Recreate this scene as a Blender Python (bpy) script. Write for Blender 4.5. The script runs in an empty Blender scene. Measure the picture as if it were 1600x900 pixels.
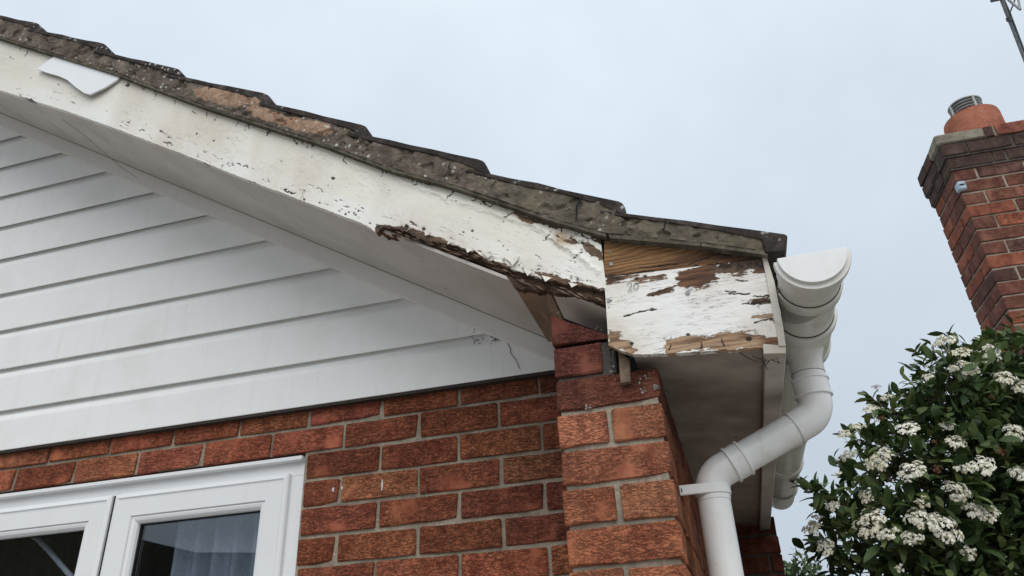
import bpy, bmesh, math, random
import numpy as np
from mathutils import Vector, Matrix
random.seed(7); rng = np.random.default_rng(7)
S = bpy.context.scene; COL = S.collection
G = 2.2                       # height of the local origin (a brick course over the window) above the ground

# ------------------------------------------------------------------ camera
FPX = 1170.57; CP = np.array([1.99668, -1.81906, -0.717356 + G])
EUL = (2.06424843, 0.04167962, 0.281088104)
cam = bpy.data.objects.new('camera', bpy.data.cameras.new('camera')); COL.objects.link(cam)
cam.location = CP; cam.rotation_euler = EUL
cam.data.sensor_width = 36; cam.data.lens = FPX / 1600 * 36; cam.data.clip_start = 0.05; cam.data.clip_end = 2000
S.camera = cam
# ------------------------------------------------------------------ sky, sun, exposure
SUN_EL, SUN_AZ = math.radians(44), math.radians(165)     # azimuth clockwise from +Y
S.view_settings.view_transform = 'Standard'; S.view_settings.look = 'None'
S.view_settings.exposure = 0.22; S.view_settings.gamma = 1; S.view_settings.use_curve_mapping = False
W = bpy.data.worlds.new('World'); S.world = W; W.use_nodes = True
wn = W.node_tree.nodes; wl = W.node_tree.links; wn.clear()
def wnode(t, **k):
    n = wn.new(t)
    for a, b in k.items(): setattr(n, a, b)
    return n
wo = wnode('ShaderNodeOutputWorld'); wb = wnode('ShaderNodeBackground'); wb.inputs[1].default_value = 0.1
sky = wnode('ShaderNodeTexSky', sky_type='NISHITA', sun_disc=False, sun_elevation=SUN_EL, sun_rotation=SUN_AZ)
tc = wnode('ShaderNodeTexCoord'); sep = wnode('ShaderNodeSeparateXYZ'); wl.new(tc.outputs['Generated'], sep.inputs[0])
rmp = wnode('ShaderNodeValToRGB'); wl.new(sep.outputs[2], rmp.inputs[0])
e = rmp.color_ramp.elements
e[0].position = 0.0; e[0].color = (.44, .50, .57, 1)
e[1].position = 1.0; e[1].color = (1.02, 1.05, 1.08, 1)
for p_, c_ in ((.25, (.50, .572, .638, 1)), (.55, (.588, .665, .745, 1)), (.75, (.65, .725, .80, 1))):
    q_ = e.new(p_); q_.color = c_
nz = wnode('ShaderNodeTexNoise'); nz.inputs['Scale'].default_value = 2.3; nz.inputs['Detail'].default_value = 4; nz.inputs['Roughness'].default_value = .55
wl.new(tc.outputs['Generated'], nz.inputs['Vector'])
mr = wnode('ShaderNodeMapRange'); wl.new(nz.outputs[0], mr.inputs[0])
mr.inputs[1].default_value = .3; mr.inputs[2].default_value = .7; mr.inputs[3].default_value = 9.5; mr.inputs[4].default_value = 11.3
cl = wnode('ShaderNodeVectorMath', operation='SCALE'); wl.new(rmp.outputs[0], cl.inputs[0]); wl.new(mr.outputs[0], cl.inputs['Scale'])
mx = wnode('ShaderNodeMix', data_type='RGBA'); mx.inputs[0].default_value = .93
wl.new(sky.outputs[0], mx.inputs[6]); wl.new(cl.outputs[0], mx.inputs[7]); wl.new(mx.outputs[2], wb.inputs[0]); wl.new(wb.outputs[0], wo.inputs[0])
sun = bpy.data.objects.new('sun', bpy.data.lights.new('sun', 'SUN')); COL.objects.link(sun)
sun.data.energy = 1.5; sun.data.angle = math.radians(55); sun.data.color = (1, .97, .93)
sd = Vector((math.sin(SUN_AZ) * math.cos(SUN_EL), math.cos(SUN_AZ) * math.cos(SUN_EL), math.sin(SUN_EL)))
sun.rotation_euler = (-sd).to_track_quat('-Z', 'Y').to_euler(); sun.location = (0, 0, 12)

# ------------------------------------------------------------------ helpers
def _rot(rx, ry, rz):
    c, s = math.cos, math.sin
    X = np.array([[1, 0, 0], [0, c(rx), -s(rx)], [0, s(rx), c(rx)]])
    Y = np.array([[c(ry), 0, s(ry)], [0, 1, 0], [-s(ry), 0, c(ry)]])
    Z = np.array([[c(rz), -s(rz), 0], [s(rz), c(rz), 0], [0, 0, 1]])
    return Z @ Y @ X
RM = _rot(*EUL)
def ray(x, y): return RM @ np.array([(x - 800) / FPX, -(y - 450) / FPX, -1.])
def onY(x, y, Y):                      # survey: where a sight line meets the plane y = Y
    d = ray(x, y); return Vector(CP + d * ((Y - CP[1]) / d[1]))
def onX(x, y, X):
    d = ray(x, y); return Vector(CP + d * ((X - CP[0]) / d[0]))
def atD(x, y, D): return Vector(CP + ray(x, y) * D)
def pix(P):
    q = (np.asarray(P) - CP) @ RM
    return np.stack([800 + FPX * q[:, 0] / -q[:, 2], 450 - FPX * q[:, 1] / -q[:, 2]], 1)

def _h(i, j, s): 
    v = np.sin(i * 127.1 + j * 311.7 + s * 74.7) * 43758.5453
    return v - np.floor(v)
def vnoise(x, y, s=0):
    x = np.asarray(x, float); y = np.asarray(y, float)
    i = np.floor(x); j = np.floor(y); u = x - i; v = y - j
    u = u * u * (3 - 2 * u); v = v * v * (3 - 2 * v)
    return (_h(i, j, s) * (1 - u) + _h(i + 1, j, s) * u) * (1 - v) + (_h(i, j + 1, s) * (1 - u) + _h(i + 1, j + 1, s) * u) * v
def fbm(x, y, s=0, o=4):
    t = 0; a = .5
    for k in range(o):
        t = t + a * vnoise(np.asarray(x) * 2 ** k, np.asarray(y) * 2 ** k, s + k); a *= .5
    return t / (1 - .5 ** o)
def sdpoly(P, poly):                   # signed distance, positive inside
    poly = np.asarray(poly, float); n = len(poly); d = np.full(len(P), 1e9); ins = np.zeros(len(P), bool)
    for i in range(n):
        a = poly[i]; b = poly[(i + 1) % n]; ab = b - a; ap = P - a
        t = np.clip((ap @ ab) / (ab @ ab + 1e-9), 0, 1); d = np.minimum(d, np.hypot(*(ap - t[:, None] * ab).T))
        c = ((a[1] > P[:, 1]) != (b[1] > P[:, 1])) & (P[:, 0] < (b[0] - a[0]) * (P[:, 1] - a[1]) / (b[1] - a[1] + 1e-12) + a[0])
        ins ^= c
    return np.where(ins, d, -d)
def dline(P, pl):
    pl = np.asarray(pl, float); d = np.full(len(P), 1e9)
    for a, b in zip(pl[:-1], pl[1:]):
        ab = b - a; ap = P - a; t = np.clip((ap @ ab) / (ab @ ab + 1e-9), 0, 1); d = np.minimum(d, np.hypot(*(ap - t[:, None] * ab).T))
    return d

def setp(o, **k):
    for a, b in k.items():
        if b: o[a] = b
    return o
def link(name, me, mat=None, parent=None, loc=None, **k):
    o = bpy.data.objects.new(name, me); COL.objects.link(o)
    if mat and me is not None and not me.materials: me.materials.append(mat)
    if loc is not None: o.location = loc
    if parent is not None:
        o.parent = parent
        if parent.matrix_world != Matrix.Identity(4) or True:
            o.matrix_parent_inverse = wm(parent).inverted()
    return setp(o, **k)
def wm(o):
    m = Matrix.LocRotScale(o.location, o.rotation_euler, o.scale)
    if o.parent: m = wm(o.parent) @ o.matrix_parent_inverse @ m
    return m
def mesh(bm, name='m', smooth=False):
    me = bpy.data.meshes.new(name); bmesh.ops.recalc_face_normals(bm, faces=bm.faces); bm.to_mesh(me); bm.free()
    if smooth:
        for p in me.polygons: p.use_smooth = True
    return me
def smooth_angle(me, deg=35):
    bm = bmesh.new(); bm.from_mesh(me)
    for f in bm.faces: f.smooth = True
    for ed in bm.edges:
        if len(ed.link_faces) == 2 and ed.calc_face_angle(0) > math.radians(deg): ed.smooth = False
    bm.to_mesh(me); bm.free(); return me
def empty(name, loc, **k):
    o = bpy.data.objects.new(name, None); COL.objects.link(o); o.location = loc; o.empty_display_size = .1
    return setp(o, **k)
def box(bm, lo, hi, b=0.0, j=0.0):
    """box with chamfered edges and optional jitter"""
    lo = Vector(lo); hi = Vector(hi); c = (lo + hi) / 2; s = (hi - lo)
    r = bmesh.ops.create_cube(bm, size=1.0); vs = r['verts']
    for v in vs: v.co = c + Vector((v.co.x * s.x, v.co.y * s.y, v.co.z * s.z))
    if b > 0:
        es = list({ed for v in vs for ed in v.link_edges})
        g = bmesh.ops.bevel(bm, geom=es, offset=b, segments=1, affect='EDGES', profile=.5)
        vs = [v for v in g['verts'] if v.is_valid] or vs
    if j > 0:
        for v in vs:
            if v.is_valid: v.co += Vector((random.uniform(-j, j), random.uniform(-j, j) * .5, random.uniform(-j, j)))
    return bm
def boxo(name, lo, hi, mat, parent, b=.002, **k):
    bm = bmesh.new(); box(bm, lo, hi, b); return link(name, mesh(bm), mat, parent, **k)
def prism(bm, pts, d):                 # polygon of Vectors extruded by d
    d = Vector(d); a = [bm.verts.new(p) for p in pts]; b = [bm.verts.new(Vector(p) + d) for p in pts]; n = len(a)
    bm.faces.new(a); bm.faces.new(b[::-1])
    for i in range(n): bm.faces.new((a[i], b[i], b[(i + 1) % n], a[(i + 1) % n]))
    return bm
def prismo(name, pts, d, mat, parent, bev=0.0, **k):
    bm = bmesh.new(); prism(bm, pts, d)
    if bev: bmesh.ops.bevel(bm, geom=bm.edges[:], offset=bev, segments=1, affect='EDGES')
    return link(name, mesh(bm), mat, parent, **k)
def tube(bm, pts, r, n=16, caps=True):
    pts = [Vector(p) for p in pts]; rs = r if isinstance(r, (list, tuple)) else [r] * len(pts)
    rings = []; up = None
    for i, p in enumerate(pts):
        t = ((pts[min(i + 1, len(pts) - 1)] - p).normalized() + (p - pts[max(i - 1, 0)]).normalized())
        t = t.normalized() if t.length > 1e-6 else Vector((0, 0, 1))
        if up is None: up = t.orthogonal().normalized()
        up = (up - t * up.dot(t)).normalized(); w = t.cross(up)
        rings.append([bm.verts.new(p + (up * math.cos(2 * math.pi * k / n) + w * math.sin(2 * math.pi * k / n)) * rs[i]) for k in range(n)])
    for a, b in zip(rings[:-1], rings[1:]):
        for k in range(n): bm.faces.new((a[k], a[(k + 1) % n], b[(k + 1) % n], b[k]))
    if caps: bm.faces.new(rings[0][::-1]); bm.faces.new(rings[-1])
    return bm
def tubeo(name, pts, r, mat, parent, n=20, **k):
    bm = bmesh.new(); tube(bm, pts, r, n); return link(name, smooth_angle(mesh(bm)), mat, parent, **k)
def grid_mesh(P, attrs=None, thick=None):
    """P: (nu,nv,3) front sheet -> mesh; thick = vector to a back sheet closing the board"""
    nu, nv = P.shape[:2]; V = P.reshape(-1, 3); idx = np.arange(nu * nv).reshape(nu, nv)
    q = np.stack([idx[:-1, :-1], idx[1:, :-1], idx[1:, 1:], idx[:-1, 1:]], -1).reshape(-1, 4); n0 = len(V)
    faces = q.tolist()
    if thick is not None:
        bd = np.concatenate([idx[:, 0], idx[-1, 1:], idx[-2::-1, -1], idx[0, -2:0:-1]])
        V = np.concatenate([V, V[bd] + np.asarray(thick)]); m = len(bd)
        for k in range(m):
            faces.append([int(bd[k]), int(bd[(k + 1) % m]), n0 + (k + 1) % m, n0 + k][::-1])
        faces.append([n0 + k for k in range(m)])
    me = bpy.data.meshes.new('sheet'); me.from_pydata(V.tolist(), [], faces)
    if attrs:
        for nm, a in attrs.items():
            a = np.asarray(a, float).ravel(); a = np.concatenate([a, a[bd]]) if thick is not None else a
            at = me.attributes.new(nm, 'FLOAT', 'POINT'); at.data.foreach_set('value', a.astype(np.float32))
    me.update(); return me

# ------------------------------------------------------------------ materials
class M:
    def __init__(s, name, rough=.7, spec=.5):
        s.m = bpy.data.materials.new(name); s.m.use_nodes = True; s.n = s.m.node_tree.nodes; s.l = s.m.node_tree.links
        s.b = s.n['Principled BSDF']; s.b.inputs['Roughness'].default_value = rough; s.b.inputs['Specular IOR Level'].default_value = spec
        s.tc = s.n.new('ShaderNodeTexCoord'); s.co = s.tc.outputs['Object']
    def node(s, t, **k):
        n = s.n.new(t)
        for a, b in k.items(): setattr(n, a, b)
        return n
    def set(s, sock, v):
        if isinstance(v, bpy.types.NodeSocket): s.l.new(v, sock)
        elif isinstance(v, (tuple, list)) and len(v) == 3 and sock.type == 'RGBA': sock.default_value = (*v, 1)
        else: sock.default_value = v
    def math(s, op, a, b=0.0, c=None, clamp=False):
        n = s.node('ShaderNodeMath', operation=op, use_clamp=clamp); s.set(n.inputs[0], a); s.set(n.inputs[1], b)
        if c is not None: s.set(n.inputs[2], c)
        return n.outputs[0]
    def scaled(s, v, co=None):
        n = s.node('ShaderNodeVectorMath', operation='MULTIPLY'); s.l.new(co or s.co, n.inputs[0]); n.inputs[1].default_value = v; return n.outputs[0]
    def rnd_co(s, k=37.0):
        oi = s.node('ShaderNodeObjectInfo'); sc = s.math('MULTIPLY', oi.outputs['Random'], k)
        n = s.node('ShaderNodeVectorMath', operation='ADD'); s.l.new(s.co, n.inputs[0]); s.l.new(sc, n.inputs[1]); s.co = n.outputs[0]; return oi
    def noise(s, scale=10, detail=4, rough=.6, co=None, dist=0.0):
        n = s.node('ShaderNodeTexNoise'); n.inputs['Scale'].default_value = scale; n.inputs['Detail'].default_value = detail
        n.inputs['Roughness'].default_value = rough; n.inputs['Distortion'].default_value = dist; s.l.new(co or s.co, n.inputs['Vector']); return n.outputs[0]
    def voro(s, scale=10, feature='F1', co=None, out='Distance'):
        n = s.node('ShaderNodeTexVoronoi', feature=feature); n.inputs['Scale'].default_value = scale; s.l.new(co or s.co, n.inputs['Vector']); return n.outputs[out]
    def ss(s, v, a, b, lo=0.0, hi=1.0):
        n = s.node('ShaderNodeMapRange', interpolation_type='SMOOTHSTEP'); s.set(n.inputs[0], v)
        for i, x in enumerate((a, b, lo, hi)): n.inputs[i + 1].default_value = x
        return n.outputs[0]
    def ramp(s, v, *st):
        n = s.node('ShaderNodeValToRGB'); s.set(n.inputs[0], v); el = n.color_ramp.elements
        el[0].position = st[0][0]; el[0].color = (*st[0][1], 1); el[1].position = st[-1][0]; el[1].color = (*st[-1][1], 1)
        for p, c in st[1:-1]: x = el.new(p); x.color = (*c, 1)
        return n.outputs[0]
    def mix(s, f, a, b, mode='MIX'):
        n = s.node('ShaderNodeMix', data_type='RGBA', blend_type=mode); s.set(n.inputs[0], f); s.set(n.inputs[6], a); s.set(n.inputs[7], b); return n.outputs[2]
    def attr(s, nm): return s.node('ShaderNodeAttribute', attribute_name=nm).outputs['Fac']
    def col(s, c): s.set(s.b.inputs['Base Color'], c); return s
    def rough(s, r): s.set(s.b.inputs['Roughness'], r); return s
    def bump(s, h, dist=.002, strength=1.0, prev=None):
        n = s.node('ShaderNodeBump'); n.inputs['Distance'].default_value = dist; n.inputs['Strength'].default_value = strength
        s.l.new(h, n.inputs['Height'])
        if prev is not None: s.l.new(prev, n.inputs['Normal'])
        s.l.new(n.outputs[0], s.b.inputs['Normal']); return n.outputs[0]

def mk_brick(name, rustic=1.0, soot=0.0):
    m = M(name, .9, .2); oi = m.rnd_co()
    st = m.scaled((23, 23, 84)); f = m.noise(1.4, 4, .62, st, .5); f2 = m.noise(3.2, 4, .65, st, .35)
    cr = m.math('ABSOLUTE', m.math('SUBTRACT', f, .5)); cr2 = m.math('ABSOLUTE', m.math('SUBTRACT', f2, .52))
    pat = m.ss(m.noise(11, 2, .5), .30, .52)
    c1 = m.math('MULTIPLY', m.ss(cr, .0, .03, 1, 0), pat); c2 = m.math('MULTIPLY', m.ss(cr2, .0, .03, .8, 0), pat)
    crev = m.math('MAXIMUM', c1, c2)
    band = m.ss(m.noise(1.0, 2, .5, m.scaled((22, 22, 3))), .35, .68)
    base = m.mix(m.math('MULTIPLY', band, .55), oi.outputs['Color'], m.mix(1.0, oi.outputs['Color'], (1.45, 1.65, 1.55), 'MULTIPLY'))
    base = m.mix(m.ss(m.noise(26, 4, .7), .42, .72), base, m.mix(1.0, base, (.66, .56, .56), 'MULTIPLY'))
    base = m.mix(m.math('MULTIPLY', m.ss(m.noise(170, 3, .7), .6, .75), .35), base, (.40, .25, .17))
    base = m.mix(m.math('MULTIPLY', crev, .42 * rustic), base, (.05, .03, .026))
    base = m.mix(m.ss(m.noise(11, 3, .6), .5, .72, 0, .5), base, m.mix(1.0, base, (.55, .48, .50), 'MULTIPLY'))
    base = m.mix(m.math('MULTIPLY', m.ss(m.noise(60, 2, .5), .75, .8), .16), base, (.6, .57, .52))
    if soot: base = m.mix(m.ss(m.noise(7, 4, .6), .35, .8, soot * .5, soot), base, (.045, .032, .03))
    m.col(base); h = m.math('SUBTRACT', m.math('MULTIPLY', m.noise(70, 5, .7), .8), m.math('MULTIPLY', crev, rustic))
    m.bump(h, .0028, 1.0); return m.m
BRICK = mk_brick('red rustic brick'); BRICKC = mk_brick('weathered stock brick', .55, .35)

m = M('mortar', .95, .1); m.col(m.mix(m.ss(m.noise(5, 5, .7), .38, .66), m.ramp(m.noise(140, 3, .7), (.3, (.29, .245, .19)), (.7, (.48, .415, .33))), (.20, .165, .13))); m.bump(m.math('ADD', m.noise(160, 4, .7), m.math('MULTIPLY', m.noise(28, 3, .6), 1.4)), .004); MORTAR = m.m
m = M('dark mortar', .95, .1); m.col(m.ramp(m.noise(60, 4, .7), (.3, (.07, .062, .058)), (.7, (.15, .135, .12)))); m.bump(m.noise(120, 4, .7), .004); MORTARD = m.m

def mk_pvc(name, c, rough=.28, dirt=.25):
    m = M(name, rough, .5); d = m.math('MULTIPLY', m.math('MAXIMUM', m.ss(m.noise(5, 5, .65), .45, .8), m.math('MULTIPLY', m.ss(m.noise(1, 4, .6, m.scaled((38, 38, 2.2))), .52, .78), .7)), dirt)
    sp = m.math('MULTIPLY', m.ss(m.voro(55), .10, .05), m.ss(m.noise(11, 2), .55, .66))
    c_ = m.mix(d, c, (c[0] * .62, c[1] * .58, c[2] * .5)); m.col(m.mix(m.math('MULTIPLY', sp, dirt * 1.6), c_, (.12, .1, .08)))
    m.rough(m.ss(m.noise(9, 3), .3, .7, rough, rough + .18)); m.bump(m.noise(18, 3, .5), .0012, .35); return m.m
PVC = mk_pvc('white plastic', (.76, .77, .78), .3, .12); PVCC = mk_pvc('white cladding plastic', (.80, .80, .79), .40, .26)
PVCG = mk_pvc('grimy white gutter plastic', (.66, .65, .61), .3, .75); PVCP = mk_pvc('white pipe plastic', (.74, .74, .73), .33, .55)
PVCT = mk_pvc('dulled white trim', (.72, .70, .67), .45, .25)

def mk_soffit(name, a, b):
    m = M(name, .6, .35); st = m.scaled((6, 6, 6)); f = m.noise(1, 5, .65, st)
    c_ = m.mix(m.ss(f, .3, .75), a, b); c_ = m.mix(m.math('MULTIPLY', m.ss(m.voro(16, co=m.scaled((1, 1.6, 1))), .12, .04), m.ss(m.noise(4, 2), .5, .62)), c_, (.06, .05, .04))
    m.col(c_); m.bump(m.noise(40, 4, .6), .0015, .6); return m.m
SOFV = mk_soffit('grubby white verge soffit', (.60, .565, .53), (.48, .44, .405))
SOFP = mk_soffit('pinkish soffit', (.70, .63, .57), (.55, .47, .42))
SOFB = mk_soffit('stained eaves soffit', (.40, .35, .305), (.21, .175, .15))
SOFR = mk_soffit('bare brown soffit board', (.36, .26, .18), (.22, .15, .105))

def mk_peel(name, grain, paint=(.80, .785, .74), wa=(.20, .125, .075), wb_=(.065, .042, .03), along=(3, 3, 60), flakes=.5, gcrack=.4, rake=False):
    m = M(name, .55, .4); st = m.scaled(along)
    
    if rake:
        mp = m.node('ShaderNodeMapping'); mp.inputs['Rotation'].default_value = (0, math.radians(-32), 0); m.l.new(m.co, mp.inputs[0]); st = m.scaled(along, mp.outputs[0]); rc = mp.outputs[0]
    else: rc = m.co
    g = m.noise(1.0, 5, .65, st, .4); fine = m.noise(70, 5, .7); blot = m.noise(17, 4, .6, m.scaled((along[0] / 3, 1, along[2] / 14)))
    wood = m.attr('wood'); fld = m.math('ADD', wood, m.math('ADD', m.math('MULTIPLY', m.math('SUBTRACT', fine, .5), .55), m.math('ADD', m.math('MULTIPLY', m.math('SUBTRACT', blot, .5), .75), m.math('MULTIPLY', m.math('SUBTRACT', g, .5), 1.3))))
    # scattered pinprick flakes following the grain
    pk = m.ss(m.noise(60, 4, .65, m.scaled((.55, 1, 1.9), rc)), .66, .70, 0, flakes)
    pk = m.math('MULTIPLY', pk, m.attr('dirt'))
    ex = m.math('MAXIMUM', m.ss(fld, .47, .53), pk)
    rot = m.attr('rot')
    w = m.mix(m.ss(g, .3, .7), wb_, wa); w = m.mix(m.math('MULTIPLY', m.ss(m.noise(2.2, 4, .6, st, .5), .55, .63), .7), w, (.03, .02, .015))
    w = m.mix(m.ss(m.noise(14, 3, .6), .5, .75, 0, .65), w, (.33, .25, .18))
    w = m.mix(m.attr('pale'), w, m.mix(m.ss(g, .38, .62), (.17, .10, .06), (.44, .30, .19)))
    w = m.mix(rot, w, m.mix(m.ss(fine, .35, .7), (.025, .018, .014), (.13, .085, .06)))
    pt = m.mix(m.ss(m.noise(4.5, 4, .6), .35, .75, 0, .55), paint, (paint[0] * .93, paint[1] * .885, paint[2] * .78))
    pt = m.mix(m.math('MULTIPLY', m.ss(m.attr('dirt'), .25, .7), .45), pt, (.83, .83, .82)) if rake else pt
    pt = m.mix(m.math('MULTIPLY', m.attr('stain'), m.ss(fine, .2, .7, .5, 1)), pt, (.42, .30, .19))
    hair = m.math('MULTIPLY', m.ss(m.math('ABSOLUTE', m.math('SUBTRACT', m.noise(1.3, 4, .6, st, .3), .5)), 0, .017, 1, 0), m.ss(m.noise(8, 2), .42, .6, 0, gcrack))
    pt = m.mix(hair, pt, (.16, .13, .11))
    sp = m.math('MULTIPLY', m.ss(m.voro(42), .13, .07), m.ss(m.noise(13, 2, .5), .56, .66)); pt = m.mix(m.math('MULTIPLY', sp, .8), pt, (.09, .065, .05))
    edge = m.math('MULTIPLY', m.ss(fld, .36, .46), m.ss(fld, .53, .49)); pt = m.mix(m.math('MULTIPLY', edge, .25), pt, (.62, .56, .46))
    c_ = m.mix(ex, pt, w); ck = m.attr('crack'); c_ = m.mix(m.ss(ck, .25, .7), c_, (.035, .026, .022)); m.col(c_)
    m.rough(m.mix(ex, (.42, .42, .42), (.95, .95, .95)))
    h = m.math('ADD', m.math('MULTIPLY', m.math('SUBTRACT', 1.0, ex), .55), m.math('ADD', m.math('MULTIPLY', g, .22), m.math('MULTIPLY', m.noise(24, 4, .6), .12)))
    h = m.math('SUBTRACT', h, m.math('MULTIPLY', ck, .8)); m.bump(h, .0026, .9); return m.m
BARGE = mk_peel('peeling cream paint on bargeboard', 0, (.79, .775, .715), along=(9, 9, 46), flakes=.95, gcrack=.35, rake=True)
PANEL = mk_peel('flaking white paint on timber panel', 0, (.80, .79, .77), wa=(.21, .10, .055), wb_=(.06, .034, .024), along=(7, 7, 95), flakes=.5, gcrack=.85)
m = M('bare pine timber', .8, .25); st = m.scaled((5, 5, 62)); g = m.noise(1.0, 4, .6, st, .6); wv = m.node('ShaderNodeTexWave', wave_type='BANDS', bands_direction='Z')
m.l.new(m.scaled((.35, 1, 1)), wv.inputs[0]); wv.inputs['Scale'].default_value = 34; wv.inputs['Distortion'].default_value = 11; wv.inputs['Detail'].default_value = 3; wv.inputs['Detail Scale'].default_value = .8
c_ = m.mix(wv.outputs[1], (.33, .185, .085), (.22, .11, .045)); c_ = m.mix(m.ss(g, .45, .8, 0, .6), c_, (.10, .05, .026))
c_ = m.mix(m.attr('rot'), c_, m.mix(g, (.035, .02, .015), (.17, .085, .045))); c_ = m.mix(m.ss(m.attr('crack'), .25, .7), c_, (.02, .014, .01)); m.col(c_)
m.bump(m.math('ADD', wv.outputs[1], g), .002, .8); PINE = m.m
m = M('rotten timber', .95, .15); f = m.noise(1, 5, .7, m.scaled((22, 40, 80)), .5); m.col(m.ramp(f, (.32, (.028, .02, .015)), (.55, (.115, .072, .05)), (.75, (.25, .165, .115)))); m.bump(f, .008, 1); ROT = m.m
m = M('weathered block', .85, .2); m.col(m.ramp(m.noise(24, 5, .7), (.3, (.10, .07, .05)), (.7, (.27, .20, .14)))); m.bump(m.noise(60, 4, .6), .003); BLOCK = m.m

def mk_tile(name, a, b, c, lich=.5, moss=.0, fresh=False):
    m = M(name, .95, .15); m.rnd_co(); n1 = m.noise(22, 6, .72); n2 = m.noise(7, 3, .6)
    k = m.ramp(n1, (.3, a), (.5, b), (.72, c)); k = m.mix(m.ss(n2, .4, .7, 0, .5), k, tuple(x * .55 for x in b))
    if moss: k = m.mix(m.ss(m.noise(12, 4, .7), .45, .7, 0, moss), k, (.15, .125, .055))
    if fresh:
        fm = m.ss(m.math('ADD', m.attr('fresh'), m.math('MULTIPLY', m.math('SUBTRACT', m.noise(55, 5, .7), .5), 1.1)), .42, .56)
        k = m.mix(fm, k, m.ramp(m.noise(30, 5, .7), (.3, (.20, .125, .085)), (.55, (.36, .235, .165)), (.75, (.44, .31, .23))))
    sp = m.math('MULTIPLY', m.ss(m.math('ADD', m.voro(52), m.math('MULTIPLY', m.noise(90, 3), .5)), .54, .40), m.ss(m.noise(9, 3, .6), .47, .56)); k = m.mix(m.math('MULTIPLY', sp, lich), k, (.50, .50, .46))
    m.col(k); m.bump(m.math('ADD', n1, m.math('MULTIPLY', m.noise(120, 3, .7), .4)), .006, 1); return m.m
TILE = mk_tile('dark concrete tile', (.018, .015, .015), (.048, .040, .037), (.12, .10, .088), .75)
BEDD = mk_tile('lichen covered bedding mortar', (.055, .044, .036), (.14, .112, .09), (.26, .215, .175), .95, 0, True)
BEDG = mk_tile('greenish bedding mortar', (.05, .043, .034), (.135, .114, .088), (.25, .215, .165), .6, .22)
CLOAK = mk_tile('fibre cement strip', (.035, .032, .025), (.10, .09, .07), (.20, .18, .145), .3, .25)

m = M('window glass', .02); m.n.remove(m.b); lw = m.node('ShaderNodeLayerWeight'); lw.inputs[0].default_value = .5; fr_f = m.math('MULTIPLY_ADD', m.math('POWER', lw.outputs['Facing'], 3.5), .6, .085)
tr = m.node('ShaderNodeBsdfTransparent'); tr.inputs[0].default_value = (.80, .82, .84, 1); gl = m.node('ShaderNodeBsdfGlossy'); gl.inputs['Roughness'].default_value = .015; gl.inputs[0].default_value = (.95, .97, 1, 1)
ms = m.node('ShaderNodeMixShader'); m.l.new(fr_f, ms.inputs[0]); m.l.new(tr.outputs[0], ms.inputs[1]); m.l.new(gl.outputs[0], ms.inputs[2]); m.l.new(ms.outputs[0], m.n['Material Output'].inputs[0]); GLASS = m.m
def flat(name, c, rough=.8, spec=.3, v=.3, sc=20):
    m = M(name, rough, spec); m.col(m.mix(m.ss(m.noise(sc, 4, .6), .3, .7), c, tuple(x * (1 - v) for x in c))); m.bump(m.noise(sc * 3, 3), .001, .4); return m.m
DARK = flat('dark gasket', (.02, .02, .022)); ROOM = flat('dim room plaster', (.10, .095, .085)); CURT = flat('grey net curtain', (.44, .50, .58), .9, .1, .2, 60)  # curtain colour is bluish to carry the sky's reflection in the pane
STREAK = flat('pale reflection streak', (.62, .66, .72), .5); NAIL = flat('galvanised nail head', (.30, .31, .32), .5, .5, .4, 300); PENCIL = flat('pencil', (.27, .26, .25)); WEB = flat('dusty cobweb', (.12, .105, .09), .9)
LIME = flat('lime bloom', (.31, .265, .235)); WFLAKE = flat('white paint flake', (.80, .79, .77), .6, .3, .1); CREAM = flat('cream paint flake', (.74, .71, .63)); FLECK = flat('white paint fleck', (.7, .69, .67)); LEADM = flat('lintel and shade strips', (.05, .04, .035)); BARK = flat('shrub bark', (.10, .07, .045), .9, .1, .5, 60)
STEEL = flat('weathered aluminium', (.34, .35, .36), .45, .5, .35, 60); DSTEEL = flat('dull dark metal', (.10, .105, .11), .5, .5, .3, 60); COWL = flat('galvanised cowl', (.46, .48, .48), .4, .5, .25, 40); BLACK = flat('black flue', (.01, .01, .01))
TERRA = mk_tile('terracotta pot', (.30, .105, .065), (.40, .15, .095), (.46, .20, .135), .2); FLAUN = mk_tile('pale flaunching', (.16, .14, .11), (.30, .27, .21), (.42, .38, .30), .2)
JBOX = flat('pale grey box', (.42, .50, .60), .5, .4, .15)

# ------------------------------------------------------------------ ground
bm = bmesh.new(); bmesh.ops.create_grid(bm, x_segments=8, y_segments=8, size=400)
m = M('paved garden ground', .9, .2); m.col(m.ramp(m.noise(1.2, 6, .65), (.3, (.27, .255, .23)), (.7, (.40, .38, .345)))); m.bump(m.noise(30, 4), .01)
link('ground', mesh(bm), m.m, kind='structure')

# ------------------------------------------------------------------ the bungalow
def Z(v): return v + G
house = empty('bungalow', (1.0, 0.8, 0), label='red brick bungalow corner with white clad gable, rotting bargeboard and white guttering', category='house')

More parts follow.
